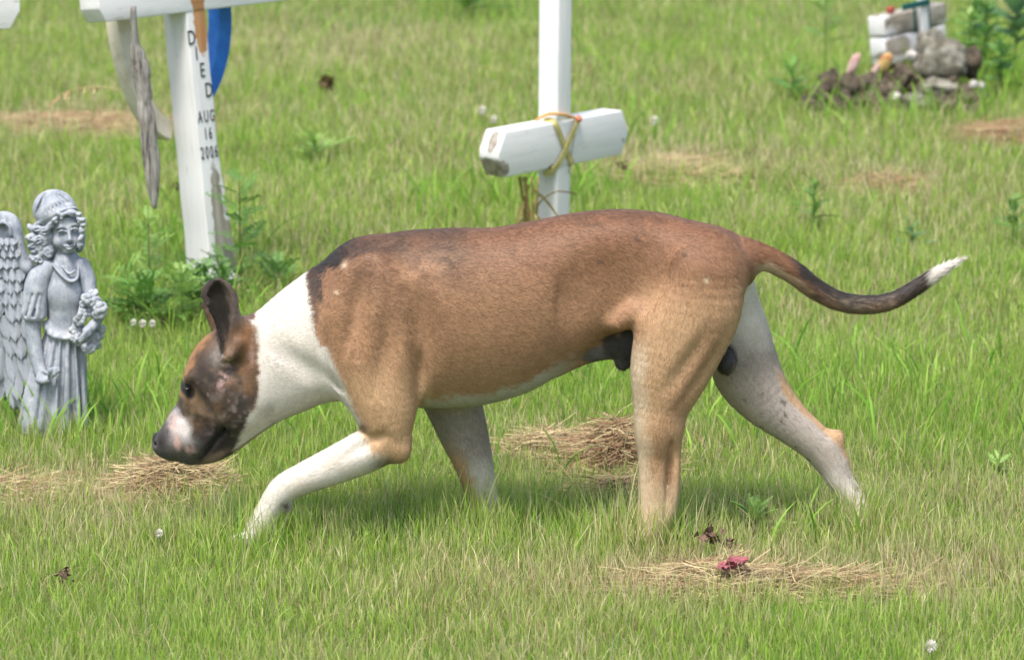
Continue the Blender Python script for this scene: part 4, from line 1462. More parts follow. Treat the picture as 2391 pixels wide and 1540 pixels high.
def build_straw():
    mat = straw_mat()

    def pile(px, py, rx, ry, hh, n, label, ln=(.05, .14), red=.3, dirx=.55):
        g = G(px, py)
        r = np.sqrt(RNG.uniform(0, 1, n)) * np.exp(np.abs(RNG.normal(0, .28, n)) - .10)
        a = RNG.uniform(0, 2 * pi, n)
        x, y = r * np.cos(a) * rx, r * np.sin(a) * ry
        top = hh * np.clip(1 - r ** 2, 0, 1) + .006
        z = top * RNG.uniform(.15, 1, n) ** .6
        th = np.where(RNG.uniform(0, 1, n) < dirx, RNG.normal(0, .45, n), RNG.uniform(0, 2 * pi, n))
        L_ = RNG.uniform(*ln, n) * np.exp(RNG.normal(0, .2, n))
        el = RNG.normal(.05, .22, n)
        wd = RNG.uniform(.0007, .0016, n)
        ts = np.linspace(-.5, .5, 5)
        bend = RNG.normal(0, .35, n)
        arch = np.abs(RNG.normal(0, .16, n))
        VV = []
        for t in ts:
            an = th + bend * t
            cx, cy = x + np.cos(an) * L_ * t, y + np.sin(an) * L_ * t
            cz = z + np.sin(el) * L_ * t - arch * L_ * (2 * t) ** 2 * .5
            wx, wy = -np.sin(an) * wd * .5, np.cos(an) * wd * .5
            tw = RNG.uniform(.6, 1.2)
            VV += [np.stack([cx - wx, cy - wy, np.maximum(cz - wd * .45 * tw, .002)], 1), np.stack([cx + wx, cy + wy, np.maximum(cz + wd * .45 * tw, .003)], 1)]
        V = np.stack(VV, 1)
        v = RNG.uniform(.55, 1.15, n)[:, None]
        c = np.where(RNG.uniform(0, 1, n)[:, None] < red, np.array([.38, .24, .135]) * v, np.array([.52, .43, .24]) * v)
        c = np.where(RNG.uniform(0, 1, n)[:, None] < .12, np.array([.16, .11, .07]), c)
        C = np.repeat(c, 10, 0)
        b = np.arange(n)[:, None] * 10
        q = np.concatenate([b + np.array([2 * i, 2 * i + 1, 2 * i + 3, 2 * i + 2]) for i in range(4)])
        V = V.reshape(-1, 3)
        V[:, 2] += hground(V[:, 0] + g[0], V[:, 1] + g[1])
        o = link('straw_pile', mesh('straw_pile', V, q, C), mat)
        o.location = (g[0], g[1], 0)
        tag(o, label, 'straw pile')
    pile(400, 1145, .095, .09, .066, 2300, 'tuft of dry cut grass lying under the nose of the dog')
    pile(1440, 1080, .072, .11, .085, 2600, 'rounded heap of dry cut grass beside the near hind leg of the dog', red=.5, dirx=.25)
    pile(1285, 1050, .09, .09, .032, 550, 'flatter swath of dry grass joining the rounded heap on its left')
    pile(1440, 1155, .055, .05, .035, 600, 'low lump of dry grass in front of the rounded heap', red=.4)
    pile(1810, 1368, .25, .075, .028, 1400, 'long swath of dry straw with pink petals in the foreground', dirx=.5)
    pile(1660, 1358, .11, .07, .034, 650, 'loose straw at the left end of the long foreground swath', dirx=.6)
    pile(2065, 440, .09, .14, .028, 420, 'reddish patch of dead grass on the lawn beyond the tail', red=.75)
    pile(1600, 405, .18, .25, .030, 480, 'thin swath of dead grass to the right of the strap-tied cross', red=.2)
    pile(2335, 318, .12, .10, .06, 300, 'wisp of brown dead stems at the right edge of the lawn', red=.8, ln=(.1, .25))
    pile(150, 285, .42, .22, .03, 1500, 'wide bare straw patch behind the lettered cross', red=.55)
    pile(30, 1150, .10, .12, .02, 350, 'scattered dry grass in front of the statue')
    pile(700, 1145, .0 + .06, .05, .012, 90, 'few dry stalks under the raised foreleg')


# ------------------------------------------------------------------ weeds
def leaf_mesh(kind, seed):
    """one leaf from the origin along +x, up is +z, length 1"""
    rnd = random.Random(seed)
    V, F = [], []

    def quadstrip(p0, p1, w0, curl=0.0):
        d = (p1 - p0)
        s = Vector((-d.y, d.x, 0)).normalized()
        i = len(V)
        m = p0.lerp(p1, .5) + Vector((0, 0, curl))
        V.extend([p0, m + s * w0, p1, m - s * w0])
        F.append((i, i + 1, i + 2, i + 3))
    if kind == 'pinnate':
        n = 8
        for k in range(n):
            t = .12 + .82 * k / (n - 1)
            c = Vector((t, 0, -.22 * t * t))
            l = .24 * math.sin(pi * (.22 + .72 * t)) * rnd.uniform(.8, 1.2)
            for s in (-1, 1):
                tip = c + Vector((l * .55, s * l, rnd.uniform(-.05, .05)))
                quadstrip(c, tip, l * .20, .01)
                mid = c.lerp(tip, .5)
                quadstrip(mid, mid + Vector((l * .45, s * l * .12, 0)), l * .12)
                quadstrip(mid, mid + Vector((-l * .05, s * l * .42, 0)), l * .10)
            if k:
                quadstrip(Vector(((t - .82 / (n - 1)), 0, -.22 * (t - .82 / (n - 1)) ** 2)), c, .012)
        quadstrip(Vector((.9, 0, -.18)), Vector((1.02, 0, -.24)), .05)
        quadstrip(Vector((0, 0, 0)), Vector((.13, 0, 0)), .012)
    elif kind == 'lobed':
        n = 7
        for k in range(n):
            t0, t1 = k / n, (k + 1) / n
            for s in (-1, 1):
                i = len(V)
                w = .20 * math.sin(pi * (.12 + .8 * (t0 + t1) / 2)) * rnd.uniform(.8, 1.2)
                V.extend([Vector((t0, 0, -.25 * t0 * t0)), Vector((t1, 0, -.25 * t1 * t1)), Vector((t1 + .05, s * w, -.25 * t1 * t1 + .03)), Vector((t0 + .03, s * w * .45, -.25 * t0 * t0 + .02))])
                F.append((i, i + 1, i + 2, i + 3) if s > 0 else (i + 3, i + 2, i + 1, i))
    else:       # broad
        n = 8
        for k in range(n):
            t0, t1 = k / n, (k + 1) / n
            f = lambda t: .30 * math.sin(pi * min(1, .06 + .94 * t)) ** .75 * (1 - .25 * t) + .004
            for s in (-1, 1):
                i = len(V)
                V.extend([Vector((t0, 0, -.3 * t0 * t0)), Vector((t1, 0, -.3 * t1 * t1)), Vector((t1, s * f(t1), -.3 * t1 * t1 + .07 * rnd.uniform(.6, 1.4))), Vector((t0, s * f(t0), -.3 * t0 * t0 + .07))])
                F.append((i, i + 1, i + 2, i + 3) if s > 0 else (i + 3, i + 2, i + 1, i))
    return mesh('leaf', V, F)


def leaf_mat(name, c1, c2):
    m, t, p = new_mat(name)
    oi = N(t, 'ShaderNodeObjectInfo')
    tc = N(t, 'ShaderNodeTexCoord')
    n = noise_node(t, 6, 3, .6, tc.outputs['Object'])
    ad = N(t, 'ShaderNodeMath', operation='ADD')
    t.links.new(oi.outputs['Random'], ad.inputs[0])
    t.links.new(n.outputs[0], ad.inputs[1])
    r = ramp(t, ad.outputs[0], [(.3, c1), (1.0, c2)])
    t.links.new(r.outputs[0], p.inputs['Base Color'])
    p.inputs['Roughness'].default_value = .5
    tr = N(t, 'ShaderNodeBsdfTranslucent')
    t.links.new(r.outputs[0], tr.inputs[0])
    mx = N(t, 'ShaderNodeMixShader')
    mx.inputs[0].default_value = .3
    t.links.new(p.outputs[0], mx.inputs[1])
    t.links.new(tr.outputs[0], mx.inputs[2])
    t.links.new(mx.outputs[0], t.nodes['Material Output'].inputs[0])
    return m


LEAVES = {}


def build_weeds():
    gm = leaf_mat('weed leaf', (.055, .16, .03), (.14, .30, .06))
    gl = leaf_mat('pale weed leaf', (.15, .30, .06), (.26, .42, .10))
    gb = leaf_mat('blue green leaf', (.06, .15, .06), (.12, .24, .10))
    sm = simple_mat('weed stem', (.10, .07, .03), (.16, .14, .05), 30, .6)
    sg = simple_mat('green stem', (.08, .16, .03), (.13, .22, .05), 30, .6)
    for kd in ('pinnate', 'lobed', 'broad'):
        LEAVES[kd] = [leaf_mesh(kd, s) for s in range(3)]
        for me, mm in zip(LEAVES[kd], (gm, gm, gm)):
            me.materials.append(mm)
    variants = {}

    def get(kd, k, mat):
        key = (kd, k % 3, mat.name)
        if key not in variants:
            me = LEAVES[kd][k % 3].copy()
            me.materials.clear()
            me.materials.append(mat)
            variants[key] = me
        return variants[key]

    def weed(name, px, py, h, label, cat, kd, nl, ll, mat, stem, low=.15, droop=.1, lean=(0, 0), group=None, up=.4):
        g = G(px, py)
        gz = float(hground(g[0], g[1]))
        root = empty(name, (g[0], g[1], gz))
        tag(root, label, cat, group)
        st = [(0, 0, -.01), (lean[0] * .3, lean[1] * .3, h * .35), (lean[0] * .7, lean[1] * .7, h * .7), (lean[0], lean[1], h)]
        link('stem', tube_mesh('stem', spline(np.array(st), 4), [.0035 - .0022 * i / 12 for i in range(13)], 6), stem, root)
        for k in range(nl):
            t = low + (1 - low) * (k + .5) / nl
            az = k * 2.4 + random.uniform(-.4, .4)
            o = bpy.data.objects.new('leaf', get(kd, k, mat))
            COL.objects.link(o)
            o.parent = root
            L_ = ll * (1.15 - .6 * t) * random.uniform(.8, 1.2)
            o.location = (lean[0] * t, lean[1] * t, h * t * .98)
            o.rotation_euler = (random.uniform(-.3, .3), -(up - droop + random.uniform(-.25, .35) + .5 * t), az)
            o.scale = (L_, L_, L_)
        return root
    weed('weed', 562, 668, .29, 'tall feathery-leaved weed with a reddish stem in front of the lettered cross', 'weed', 'pinnate', 15, .115, gm, sm, .25)
    weed('weed', 350, 700, .22, 'pale bushy feathery weed between the statue and the lettered cross', 'weed', 'pinnate', 20, .085, gl, sg, .3)
    weed('weed', 425, 745, .15, 'dense low feathery weed left of the dog ear', 'weed', 'pinnate', 24, .10, gl, sg, .1)
    weed('weed', 340, 745, .10, 'low feathery weed behind the bouquet of the statue', 'weed', 'pinnate', 22, .12, gm, sg, .1)
    weed('weed', 470, 725, .13, 'leafy weed directly behind the upright dog ear', 'weed', 'pinnate', 22, .11, gm, sg, .1)
    weed('weed', 650, 665, .07, 'low spreading weed above the white neck of the dog', 'weed', 'pinnate', 12, .10, gm, sg, .2)
    weed('weed', 300, 735, .12, 'feathery weed just right of the statue bouquet', 'weed', 'pinnate', 18, .10, gl, sg, .15)
    weed('weed', 520, 700, .12, 'feathery weed close against the left side of the lettered post', 'weed', 'pinnate', 16, .10, gm, sg, .15)
    weed('weed', 1900, 545, .13, 'green lobed weed on the lawn above the tail', 'weed', 'lobed', 13, .075, gm, sg, .2)
    weed('weed', 2130, 575, .07, 'small dull green weed above the dark part of the tail', 'weed', 'lobed', 10, .06, gb, sg, .2)
    weed('weed', 2365, 570, .14, 'spindly weed at the right edge of the picture level with the tail', 'weed', 'pinnate', 12, .075, gm, sg, .3)
    weed('weed', 1925, 215, .40, 'tall spindly weed left of the small mossy cross', 'weed', 'pinnate', 18, .12, gl, sg, .35)
    weed('weed', 2300, 190, .30, 'broad-leaved weed right of the large lichened stone', 'weed', 'broad', 16, .11, gm, sg, .2)
    weed('weed', 2370, 180, .36, 'tall weed with big blue-green leaves in the upper right corner', 'weed', 'broad', 14, .16, gb, sg, .3)
    weed('weed', 2262, 185, .24, 'leafy weed behind the large lichened stone', 'weed', 'broad', 12, .09, gl, sg, .3)
    weed('weed', 2335, 225, .20, 'leafy green weed below the white pebbles at the right', 'weed', 'broad', 14, .09, gm, sg, .15)
    weed('weed', 1850, 235, .12, 'low green weed at the left end of the stone heap', 'weed', 'lobed', 12, .10, gm, sg, .15)
    weed('weed', 2275, 110, .20, 'dark leafy weed rising behind the right board of the small cross', 'weed', 'broad', 16, .11, gm, sg, .2)
    weed('weed', 1762, 1232, .035, 'small pale lobed weed in the grass behind the near hind paw', 'weed', 'lobed', 14, .06, gl, sg, .1, up=.6)
    weed('weed', 1090, 45, .16, 'dark green clump of weed at the top of the lawn', 'weed', 'lobed', 18, .16, gm, sg, .1)
    weed('weed', 735, 375, .06, 'low pale weed on the lawn between the two crosses', 'weed', 'lobed', 12, .11, gl, sg, .1)
    weed('weed', 2330, 1105, .03, 'tiny weed in the grass near the right edge', 'weed', 'lobed', 7, .04, gl, sg, .1)

    # white clover heads on their stalks
    bm = bmesh.new()
    R_ = random.Random(4)
    for k in range(60):
        zz = 1 - 2 * (k + .5) / 60
        an = k * 2.39996
        d = Vector((math.sqrt(1 - zz * zz) * math.cos(an), math.sqrt(1 - zz * zz) * math.sin(an), zz))
        s = d.cross(Vector((.2, .3, .9))).normalized()
        u = d.cross(s)
        b0 = d * .35
        tip = d * R_.uniform(.9, 1.1)
        vs = [bm.verts.new(p) for p in (b0, b0.lerp(tip, .6) + s * .20 + u * .06, tip, b0.lerp(tip, .6) - s * .20 - u * .06)]
        bm.faces.new(vs)
    head = bm_mesh('flower_head', bm)
    hm, t, p = new_mat('clover white')
    tc = N(t, 'ShaderNodeTexCoord')
    sx = N(t, 'ShaderNodeSeparateXYZ')
    t.links.new(tc.outputs['Object'], sx.inputs[0])
    r = ramp(t, sx.outputs['Z'], [(.0, (.40, .24, .16)), (.35, (.80, .76, .70))])
    mr = N(t, 'ShaderNodeMapRange')
    mr.inputs[1].default_value, mr.inputs[2].default_value = -1, .6
    t.links.new(sx.outputs['Z'], mr.inputs[0])
    t.links.new(mr.outputs[0], r.inputs[0])
    t.links.new(r.outputs[0], p.inputs['Base Color'])
    head.materials.append(hm)

    def clover(px, py, rad, hh, label):
        g = G(px, py + hh * 1239 * .9)
        root = empty('clover_flower', (g[0], g[1], float(hground(g[0], g[1]))))
        tag(root, label, 'flower', 'white clover flowers in the lawn')
        link('stem', tube_mesh('stem', [(0, 0, 0), (.004, 0, hh * .5), (0, 0, hh)], .0011, 5), sg, root)
        o = bpy.data.objects.new('flower_head', head)
        COL.objects.link(o)
        o.parent = root
        o.location = (0, 0, hh)
        o.scale = (rad, rad, rad * 1.1)
    clover(2172, 1510, .0115, .055, 'white clover flower at the bottom right of the lawn')
    clover(1126, 231, .016, .06, 'faded white clover flower, the left one of the pair left of the strap-tied cross')
    clover(1153, 256, .014, .06, 'white clover flower, the right one of the pair left of the strap-tied cross')
    clover(1528, 253, .017, .06, 'white clover flower to the right of the strap-tied cross')
    clover(312, 735, .009, .05, 'white blossom farthest left in the weeds beside the statue')
    clover(333, 738, .011, .045, 'white blossom in the middle of the weeds beside the statue')
    clover(356, 735, .010, .05, 'white blossom rightmost in the weeds beside the statue')
    clover(372, 1248, .0085, .040, 'greyish clover head low in the grass below the nose of the dog')

    # drooping dry grass stalk near the cross, with its seed head
    tn = simple_mat('dry stalk', (.42, .30, .15), (.55, .42, .24), 40, .8)
    g = G(345, 650)
    root = empty('grass_stalk', (g[0], g[1], 0))
    tag(root, 'single arching dry grass stalk with a drooping seed head behind the statue', 'grass stalk')
    w_ = lambda px, py: W(px, py, g[1]) - g
    pts = spline(np.array([w_(350, 640), w_(352, 500), w_(345, 380), w_(325, 250), w_(280, 212), (w_(225, 203)), w_(170, 210), w_(135, 226), w_(115, 245)]), 4)
    link('stem', tube_mesh('stem', pts, [.0017 - .0008 * i / (len(pts) - 1) for i in range(len(pts))], 5), tn, root)
    V, F = [], []
    for k in range(34):
        q = pts[-2 - int(k * .36)]
        d = Vector((random.uniform(-.6, .2), random.uniform(-.3, .3), random.uniform(-1, -.3))).normalized() * random.uniform(.012, .024)
        s = Vector((.003, 0, .0015))
        i = len(V)
        q = Vector(q)
        V += [q, q + d * .5 + s, q + d, q + d * .5 - s]
        F.append((i, i + 1, i + 2, i + 3))
    link('seed_head', mesh('seed_head', V, F), tn, root)

    # a brown dead seed head on the far lawn
    g = G(764, 250)
    dm = simple_mat('dead flower head', (.09, .055, .03), (.34, .25, .13), 60, .9)
    root = empty('dead_flower', (g[0], g[1], float(hground(g[0], g[1]))))
    tag(root, 'single brown dead flower head on a stalk on the far lawn', 'dead flower')
    link('stem', tube_mesh('stem', [(0, 0, 0), (.003, 0, .05), (0, 0, .075)], .0014, 5), tn, root)
    bm = bmesh.new()
    for k in range(40):
        d = Vector((random.gauss(0, 1), random.gauss(0, 1), random.gauss(.3, 1))).normalized()
        s = d.cross(Vector((.3, .5, .8))).normalized() * .009
        vs = [bm.verts.new(p) for p in (d * .004, d * .02 + s, d * .036 + Vector((0, 0, -.012)), d * .02 - s)]
        bm.faces.new(vs)
    o = link('seed_head', bm_mesh('seed_head', bm), dm, root)
    o.location = (0, 0, .085)

    # withered bits in the straw
    def crumple(name, px, py, z, r, label, cat, mat, seed, n=26):
        g = G(px, py)
        rr = random.Random(seed)
        bm = bmesh.new()
        for k in range(n):
            c = Vector((rr.gauss(0, .35), rr.gauss(0, .35), rr.gauss(0, .3))) * r
            d = Vector((rr.gauss(0, 1), rr.gauss(0, 1), rr.gauss(.2, .8))).normalized() * r * rr.uniform(.4, 1)
            s = d.cross(Vector((rr.gauss(0, 1), rr.gauss(0, 1), rr.gauss(0, 1)))).normalized() * r * rr.uniform(.2, .45)
            m_ = d.cross(s).normalized() * r * .15
            vs = [bm.verts.new(p) for p in (c, c + d * .5 + s + m_, c + d, c + d * .5 - s + m_)]
            bm.faces.new(vs)
        o = link(name, bm_mesh(name, bm), mat)
        o.location = (g[0], g[1], z)
        tag(o, label, cat)
    wm = simple_mat('withered bloom', (.045, .025, .02), (.26, .16, .12), 90, .9)
    crumple('withered_flower', 1655, 1310, .050, .024, 'dark shrivelled flower head lying on the straw above the pink petals', 'dead flower', wm, 3)
    crumple('withered_flower', 1702, 1310, .032, .014, 'small dark shrivelled scrap to the right of the shrivelled flower head', 'dead flower', wm, 5)
    crumple('withered_leaf', 152, 1385, .035, .020, 'brown curled dead leaf in the grass at the lower left', 'dead leaf', wm, 9, 14)
    crumple('withered_leaf', 1455, 425, .045, .022, 'brown dead tuft in the grass just below the right arm of the strap-tied cross', 'dead leaf', wm, 12, 14)
    crumple('withered_leaf', 415, 478, .055, .030, 'dark dead tuft in the grass between the wooden feather and the lettered cross', 'dead leaf', wm, 14, 16)
    # faded artificial flower: petals
    pk = simple_mat('faded pink cloth petal', (.24, .06, .08), (.40, .17, .18), 60, .9)
    g = G(1712, 1372)
    root = empty('cloth_flower', (g[0], g[1], .035))
    root.scale = (.75, .75, .65)
    tag(root, 'crushed pink cloth flower lying in the foreground straw', 'cloth flower')
    for k in range(7):
        bm = bmesh.new()
        nx = 6
        rows = []
        for i in range(nx + 1):
            t = i / nx
            wv = .017 * math.sin(pi * min(1, .15 + .8 * t)) + .001
            rows.append([bm.verts.new((t * .032, s * wv, .018 * math.sin(t * 2.2) + .006 * abs(s) + random.uniform(-.002, .002))) for s in (-1, -.4, .4, 1)])
        for a, b in zip(rows[:-1], rows[1:]):
            for j in range(3):
                bm.faces.new((a[j], b[j], b[j + 1], a[j + 1]))
        o = link('petal', bm_mesh('petal', bm), pk, root)
        o.location = (random.uniform(-.022, .022), random.uniform(-.012, .012), random.uniform(-.008, .010))
        o.rotation_euler = (random.uniform(-.5, .5), random.uniform(-.9, .3), k * .9)

    # dead bouquet leaning on the foot of the second cross
    b0 = G(1250, 590)
    ym = leaf_mat('dead yellow leaf', (.20, .15, .04), (.40, .33, .12))
    root = empty('dead_bouquet', b0)
    tag(root, 'withered yellow-brown bouquet leaning against the foot of the strap-tied cross', 'bouquet')
    for k in range(7):
        a = random.uniform(-.05, .03)
        link('stem', tube_mesh('stem', spline(np.array([(a * .3, -.03, 0), (a * .6, -.03, .10), (a, -.035, .21)]), 4), .0024, 5), simple_mat('dead stem', (.16, .11, .04), (.33, .26, .10), 40, .8) if k == 0 else bpy.data.materials['dead stem'], root)
    for k in range(18):
        o = bpy.data.objects.new('leaf', get('broad', k, ym))
        COL.objects.link(o)
        o.parent = root
        s = random.uniform(.04, .09)
        o.location = (random.uniform(-.03, .015), -.035 + random.uniform(-.01, .01), random.uniform(.02, .21))
        o.rotation_euler = (random.uniform(-1, 1), random.uniform(.5, 1.5), random.uniform(0, 6.3))
        o.scale = (s * 1.5, s * .42, s)
    g = G(1252, 520)
    o = link('bent_stalk', tube_mesh('bent_stalk', spline(np.array([W(1250, 500, b0[1] - .06), W(1262, 470, b0[1] - .08), W(1300, 447, b0[1] - .10), W(1345, 452, b0[1] - .08)]), 5), .0022, 6), sm)
    tag(o, 'thin brown stalk bending across the foot of the strap-tied cross', 'grass stalk')


# ------------------------------------------------------------------ angel statue
def build_angel():
    g = G(130, 999)
    gy = g[1]
    K = .354e-3 * (gy - CAM[1] + .0) / (1.0 - CAM[1]) * 1.0

    root = empty('angel_statue', (g[0], gy, 0))
    tag(root, 'blue-grey stone garden angel girl with bonnet, wing and bouquet standing in the grass', 'statue')

    def A(zx, zy, v=0.0):
        """statue drawing units to metres, local to the root"""
        p = W(zx * .388, 411 + zy * .388, gy)
        return np.array([p[0] - g[0], v, p[2]])
    U = np.linalg.norm(A(100, 500) - A(0, 500)) / 100           # metres per drawing unit

    m, t, p = new_mat('weathered blue-grey stone')
    tc = N(t, 'ShaderNodeTexCoord')
    n1 = noise_node(t, 26, 5, .65, tc.outputs['Object'])
    n2 = noise_node(t, 120, 4, .6, tc.outputs['Object'])
    mp = N(t, 'ShaderNodeMapping')
    mp.inputs['Scale'].default_value = (75, 75, 22)
    t.links.new(tc.outputs['Object'], mp.inputs[0])
    n3 = noise_node(t, 1, 5, .7, mp.outputs[0])
    r = ramp(t, n1.outputs[0], [(.3, (.17, .20, .245)), (.5, (.29, .32, .365)), (.7, (.38, .405, .435))])
    k = ramp(t, n3.outputs[0], [(.48, (0, 0, 0)), (.70, (.75, .75, .75))])
    col = mixc(t, k.outputs[0], r.outputs[0], (.47, .48, .49, 1))
    k2 = ramp(t, n2.outputs[0], [(.58, (0, 0, 0)), (.72, (.6, .6, .6))])
    col = mixc(t, k2.outputs[0], col, (.085, .11, .15, 1))
    t.links.new(col, p.inputs['Base Color'])
    p.inputs['Roughness'].default_value = .75
    bump(t, p, n2.outputs[0], .35, .001)

    def part(name, fn, lo, hi, h, parent=root, rel=1):
        lo, hi = np.minimum(lo, hi), np.maximum(lo, hi)
        f = Field(lo, hi, h, .03)
        fn(f)
        v, q = f.surface()
        v = relax(v, q, rel, .4)
        return link(name, mesh(name, v, q), m, parent)

    def rows(L, y=0):
        return [[*A(r[0], r[1], (r[4] if len(r) > 4 else y)), r[2] * U, r[3]] for r in L]

    # robe with deep folds
    def robe(f):
        f.tube(rows([(398, 520, 90, .030), (392, 600, 120, .036), (395, 700, 128, .040), (398, 800, 118, .040), (395, 870, 110, .040), (392, 920, 112, .041)]), .012)
        f.ell(A(435, 690, -.028), (.020, .010, .022), .02)
        f.ell(A(362, 690, -.028), (.020, .010, .022), .02)
        f.tube(rows([(390, 950, 112, .040), (372, 1080, 150, .048), (345, 1240, 180, .056), (325, 1400, 200, .062), (318, 1500, 205, .064)]), .010)
        # blouse overhang at the waist
        f.tube(rows([(285, 880, 22, .012, -.022), (320, 925, 22, .014, -.034), (390, 945, 22, .014, -.040), (460, 945, 22, .013, -.036), (510, 905, 20, .012, -.024)]), .010)
        # skirt folds
        for zx0, zx1, v0, v1, rr in ((300, 215, -.030, -.050, 10), (340, 262, -.038, -.060, 19), (378, 356, -.042, -.064, 11), (422, 415, -.041, -.060, 20), (462, 492, -.036, -.050, 11), (492, 525, -.024, -.034, 14), (275, 160, -.016, -.030, 14)):
            f.tube(rows([(zx0, 955, rr * .6, .005, v0), ((zx0 * 2 + zx1) / 3, 1100, rr, .008, v0 * .6 + v1 * .4), ((zx0 + zx1 * 2) / 3, 1280, rr * 1.15, .009, v0 * .25 + v1 * .75), (zx1, 1480, rr * 1.3, .010, v1)]), .006)
        for zx0, zx1, v0, v1 in ((318, 240, -.044, -.066), (360, 316, -.047, -.074), (398, 384, -.050, -.070), (446, 460, -.045, -.068)):
            f.tube(rows([(zx0, 975, 4, .006, v0), ((zx0 + zx1) / 2, 1200, 8, .009, (v0 + v1) / 2), (zx1, 1490, 11, .012, v1)]), .006, cut=True)
        # draped neckline and blouse creases
        f.tube(rows([(330, 520, 10, .006, -.028), (390, 580, 10, .007, -.040), (440, 610, 11, .007, -.043), (478, 590, 10, .007, -.036), (480, 510, 9, .006, -.020)]), .005)
        f.tube(rows([(390, 530, 7, .005, -.032), (430, 565, 7, .005, -.041), (462, 550, 7, .005, -.038)]), .004)
        for zx0, zx1, zy0, zy1, v in ((318, 300, 800, 915, -.044), (356, 340, 790, 925, -.051), (405, 400, 815, 930, -.053), (452, 462, 800, 920, -.048)):
            f.tube(rows([(zx0, zy0, 3, .003, v), ((zx0 + zx1) / 2 + 5, (zy0 + zy1) / 2, 7, .006, v), (zx1, zy1, 6, .005, v)]), .008, cut=True)
    part('robe', robe, A(80, 440, -.09), A(600, 1530, .075), .0022)

    # sleeve and near arm
    def arm(f):
        f.tube(rows([(215, 800, 58, .017, -.030), (210, 900, 48, .016, -.032), (222, 1000, 46, .015, -.038), (245, 1100, 40, .013, -.050), (262, 1150, 34, .012, -.056)]), .008)
        f.tube(rows([(262, 1150, 34, .011, -.056), (285, 1180, 26, .012, -.064)]), .008)
        for i, (a, b) in enumerate(((250, 1195), (268, 1200), (288, 1200), (306, 1192))):
            f.tube(rows([(a + 4, b - 35, 11, .006, -.066), (a, b - 8, 11, .006, -.074), (a + 12, b + 2, 10, .005, -.066)]), .003)
        f.tube(rows([(270, 1130, 12, .005, -.062), (300, 1140, 11, .005, -.070), (318, 1152, 9, .004, -.070)]), .004)
    part('arm', arm, A(140, 740, -.10), A(360, 1240, .0), .0016)

    def sleeve(f):
        f.tube(rows([(285, 550, 62, .024, -.012), (240, 620, 76, .026, -.018), (222, 700, 76, .027, -.024), (216, 780, 78, .027, -.028), (214, 806, 80, .028, -.029)]), .012)
        f.tube(rows([(214, 835, 66, .020, -.030), (214, 800, 62, .018, -.029)]), .004, cut=True)
        for a, b in ((190, 170), (230, 218), (262, 268)):
            f.tube(rows([(a + 20, 690, 3, .004, -.049), (a + 5, 750, 5, .005, -.053), (b, 810, 6, .006, -.055)]), .008, cut=True)
    part('sleeve', sleeve, A(120, 480, -.075), A(360, 850, .03), .0018)

    def sleeve2(f):
        f.tube(rows([(490, 540, 55, .022, -.006), (525, 610, 52, .022, -.012), (545, 680, 45, .020, -.020), (560, 730, 40, .018, -.026)]), .012)
    part('sleeve', sleeve2, A(420, 470, -.06), A(640, 790, .04), .0018)

    def arm2(f):
        f.tube(rows([(590, 770, 38, .013, -.020), (606, 820, 36, .012, -.040), (575, 870, 32, .011, -.060), (545, 895, 30, .010, -.072)]), .008)
        for k in range(4):
            f.tube(rows([(560 + k * 2, 875 + k * 12, 10, .005, -.076), (528 - k * 3, 905 + k * 12, 10, .005, -.084), (500 + k * 4, 935 + k * 8, 8, .004, -.080)]), .003)
    part('arm', arm2, A(470, 700, -.10), A(680, 990, .01), .0016)

    # flower held in the lowered hand
    fl = []

    def bloom(f, c, r, seed):
        rr = random.Random(seed)
        f.ell(c, (r * .45, r * .45, r * .45), .002)
        for k in range(9):
            a, e = k * .9 + rr.uniform(-.2, .2), rr.uniform(-.5, .6)
            d = np.array([math.cos(a) * math.cos(e), -.75 + .5 * math.sin(k * 1.7), math.sin(a) * math.cos(e)])
            d /= np.linalg.norm(d)
            f.ell(np.array(c) + d * r * .62, (r * .42, r * .30, r * .40), .0012)
    for zx, zy, v, r, s in ((340, 1135, -.072, .013, 3), (365, 1125, -.074, .009, 4)):
        c = A(zx, zy, v)
        part('held_flower', lambda f: bloom(f, c, r, s), c - .022, c + .022, .0013, root)

    # bouquet
    bq = empty('bouquet')
    bq.parent = root
    protos = []
    for s in range(3):
        f = Field((-.022,) * 3, (.022,) * 3, .0012, .02)
        bloom(f, (0, 0, 0), .0135, 50 + s)
        v, q = f.surface()
        me = mesh('flower', v, q)
        me.materials.append(m)
        me.polygons.foreach_set('use_smooth', np.ones(len(me.polygons), bool))
        protos.append(me)
    spots = [(520, 740), (545, 705), (575, 690), (600, 715), (620, 760), (560, 745), (590, 760), (615, 790), (525, 785), (550, 790), (500, 830), (480, 870), (465, 900), (475, 940), (495, 975), (530, 1000), (560, 1010), (590, 985), (605, 940), (580, 950), (545, 965), (520, 950),
             (505, 800), (585, 800), (610, 900), (560, 1000), (540, 760), (490, 905), (570, 720)]
    for k, (zx, zy) in enumerate(spots):
        o = bpy.data.objects.new('flower', protos[k % 3])
        COL.objects.link(o)
        o.parent = bq
        o.location = A(zx, zy, -.052 - .012 * math.sin(k * 2.1) - (.02 if 800 < zy < 960 and zx > 500 else 0) * -1)
        o.rotation_euler = (random.uniform(-.5, .5), random.uniform(0, 6), random.uniform(-.5, .5))
        sc = random.uniform(.75, 1.25)
        o.scale = (sc, sc, sc)

    # head: face turned to the viewer's right, slightly tilted
    tl = math.radians(-9)

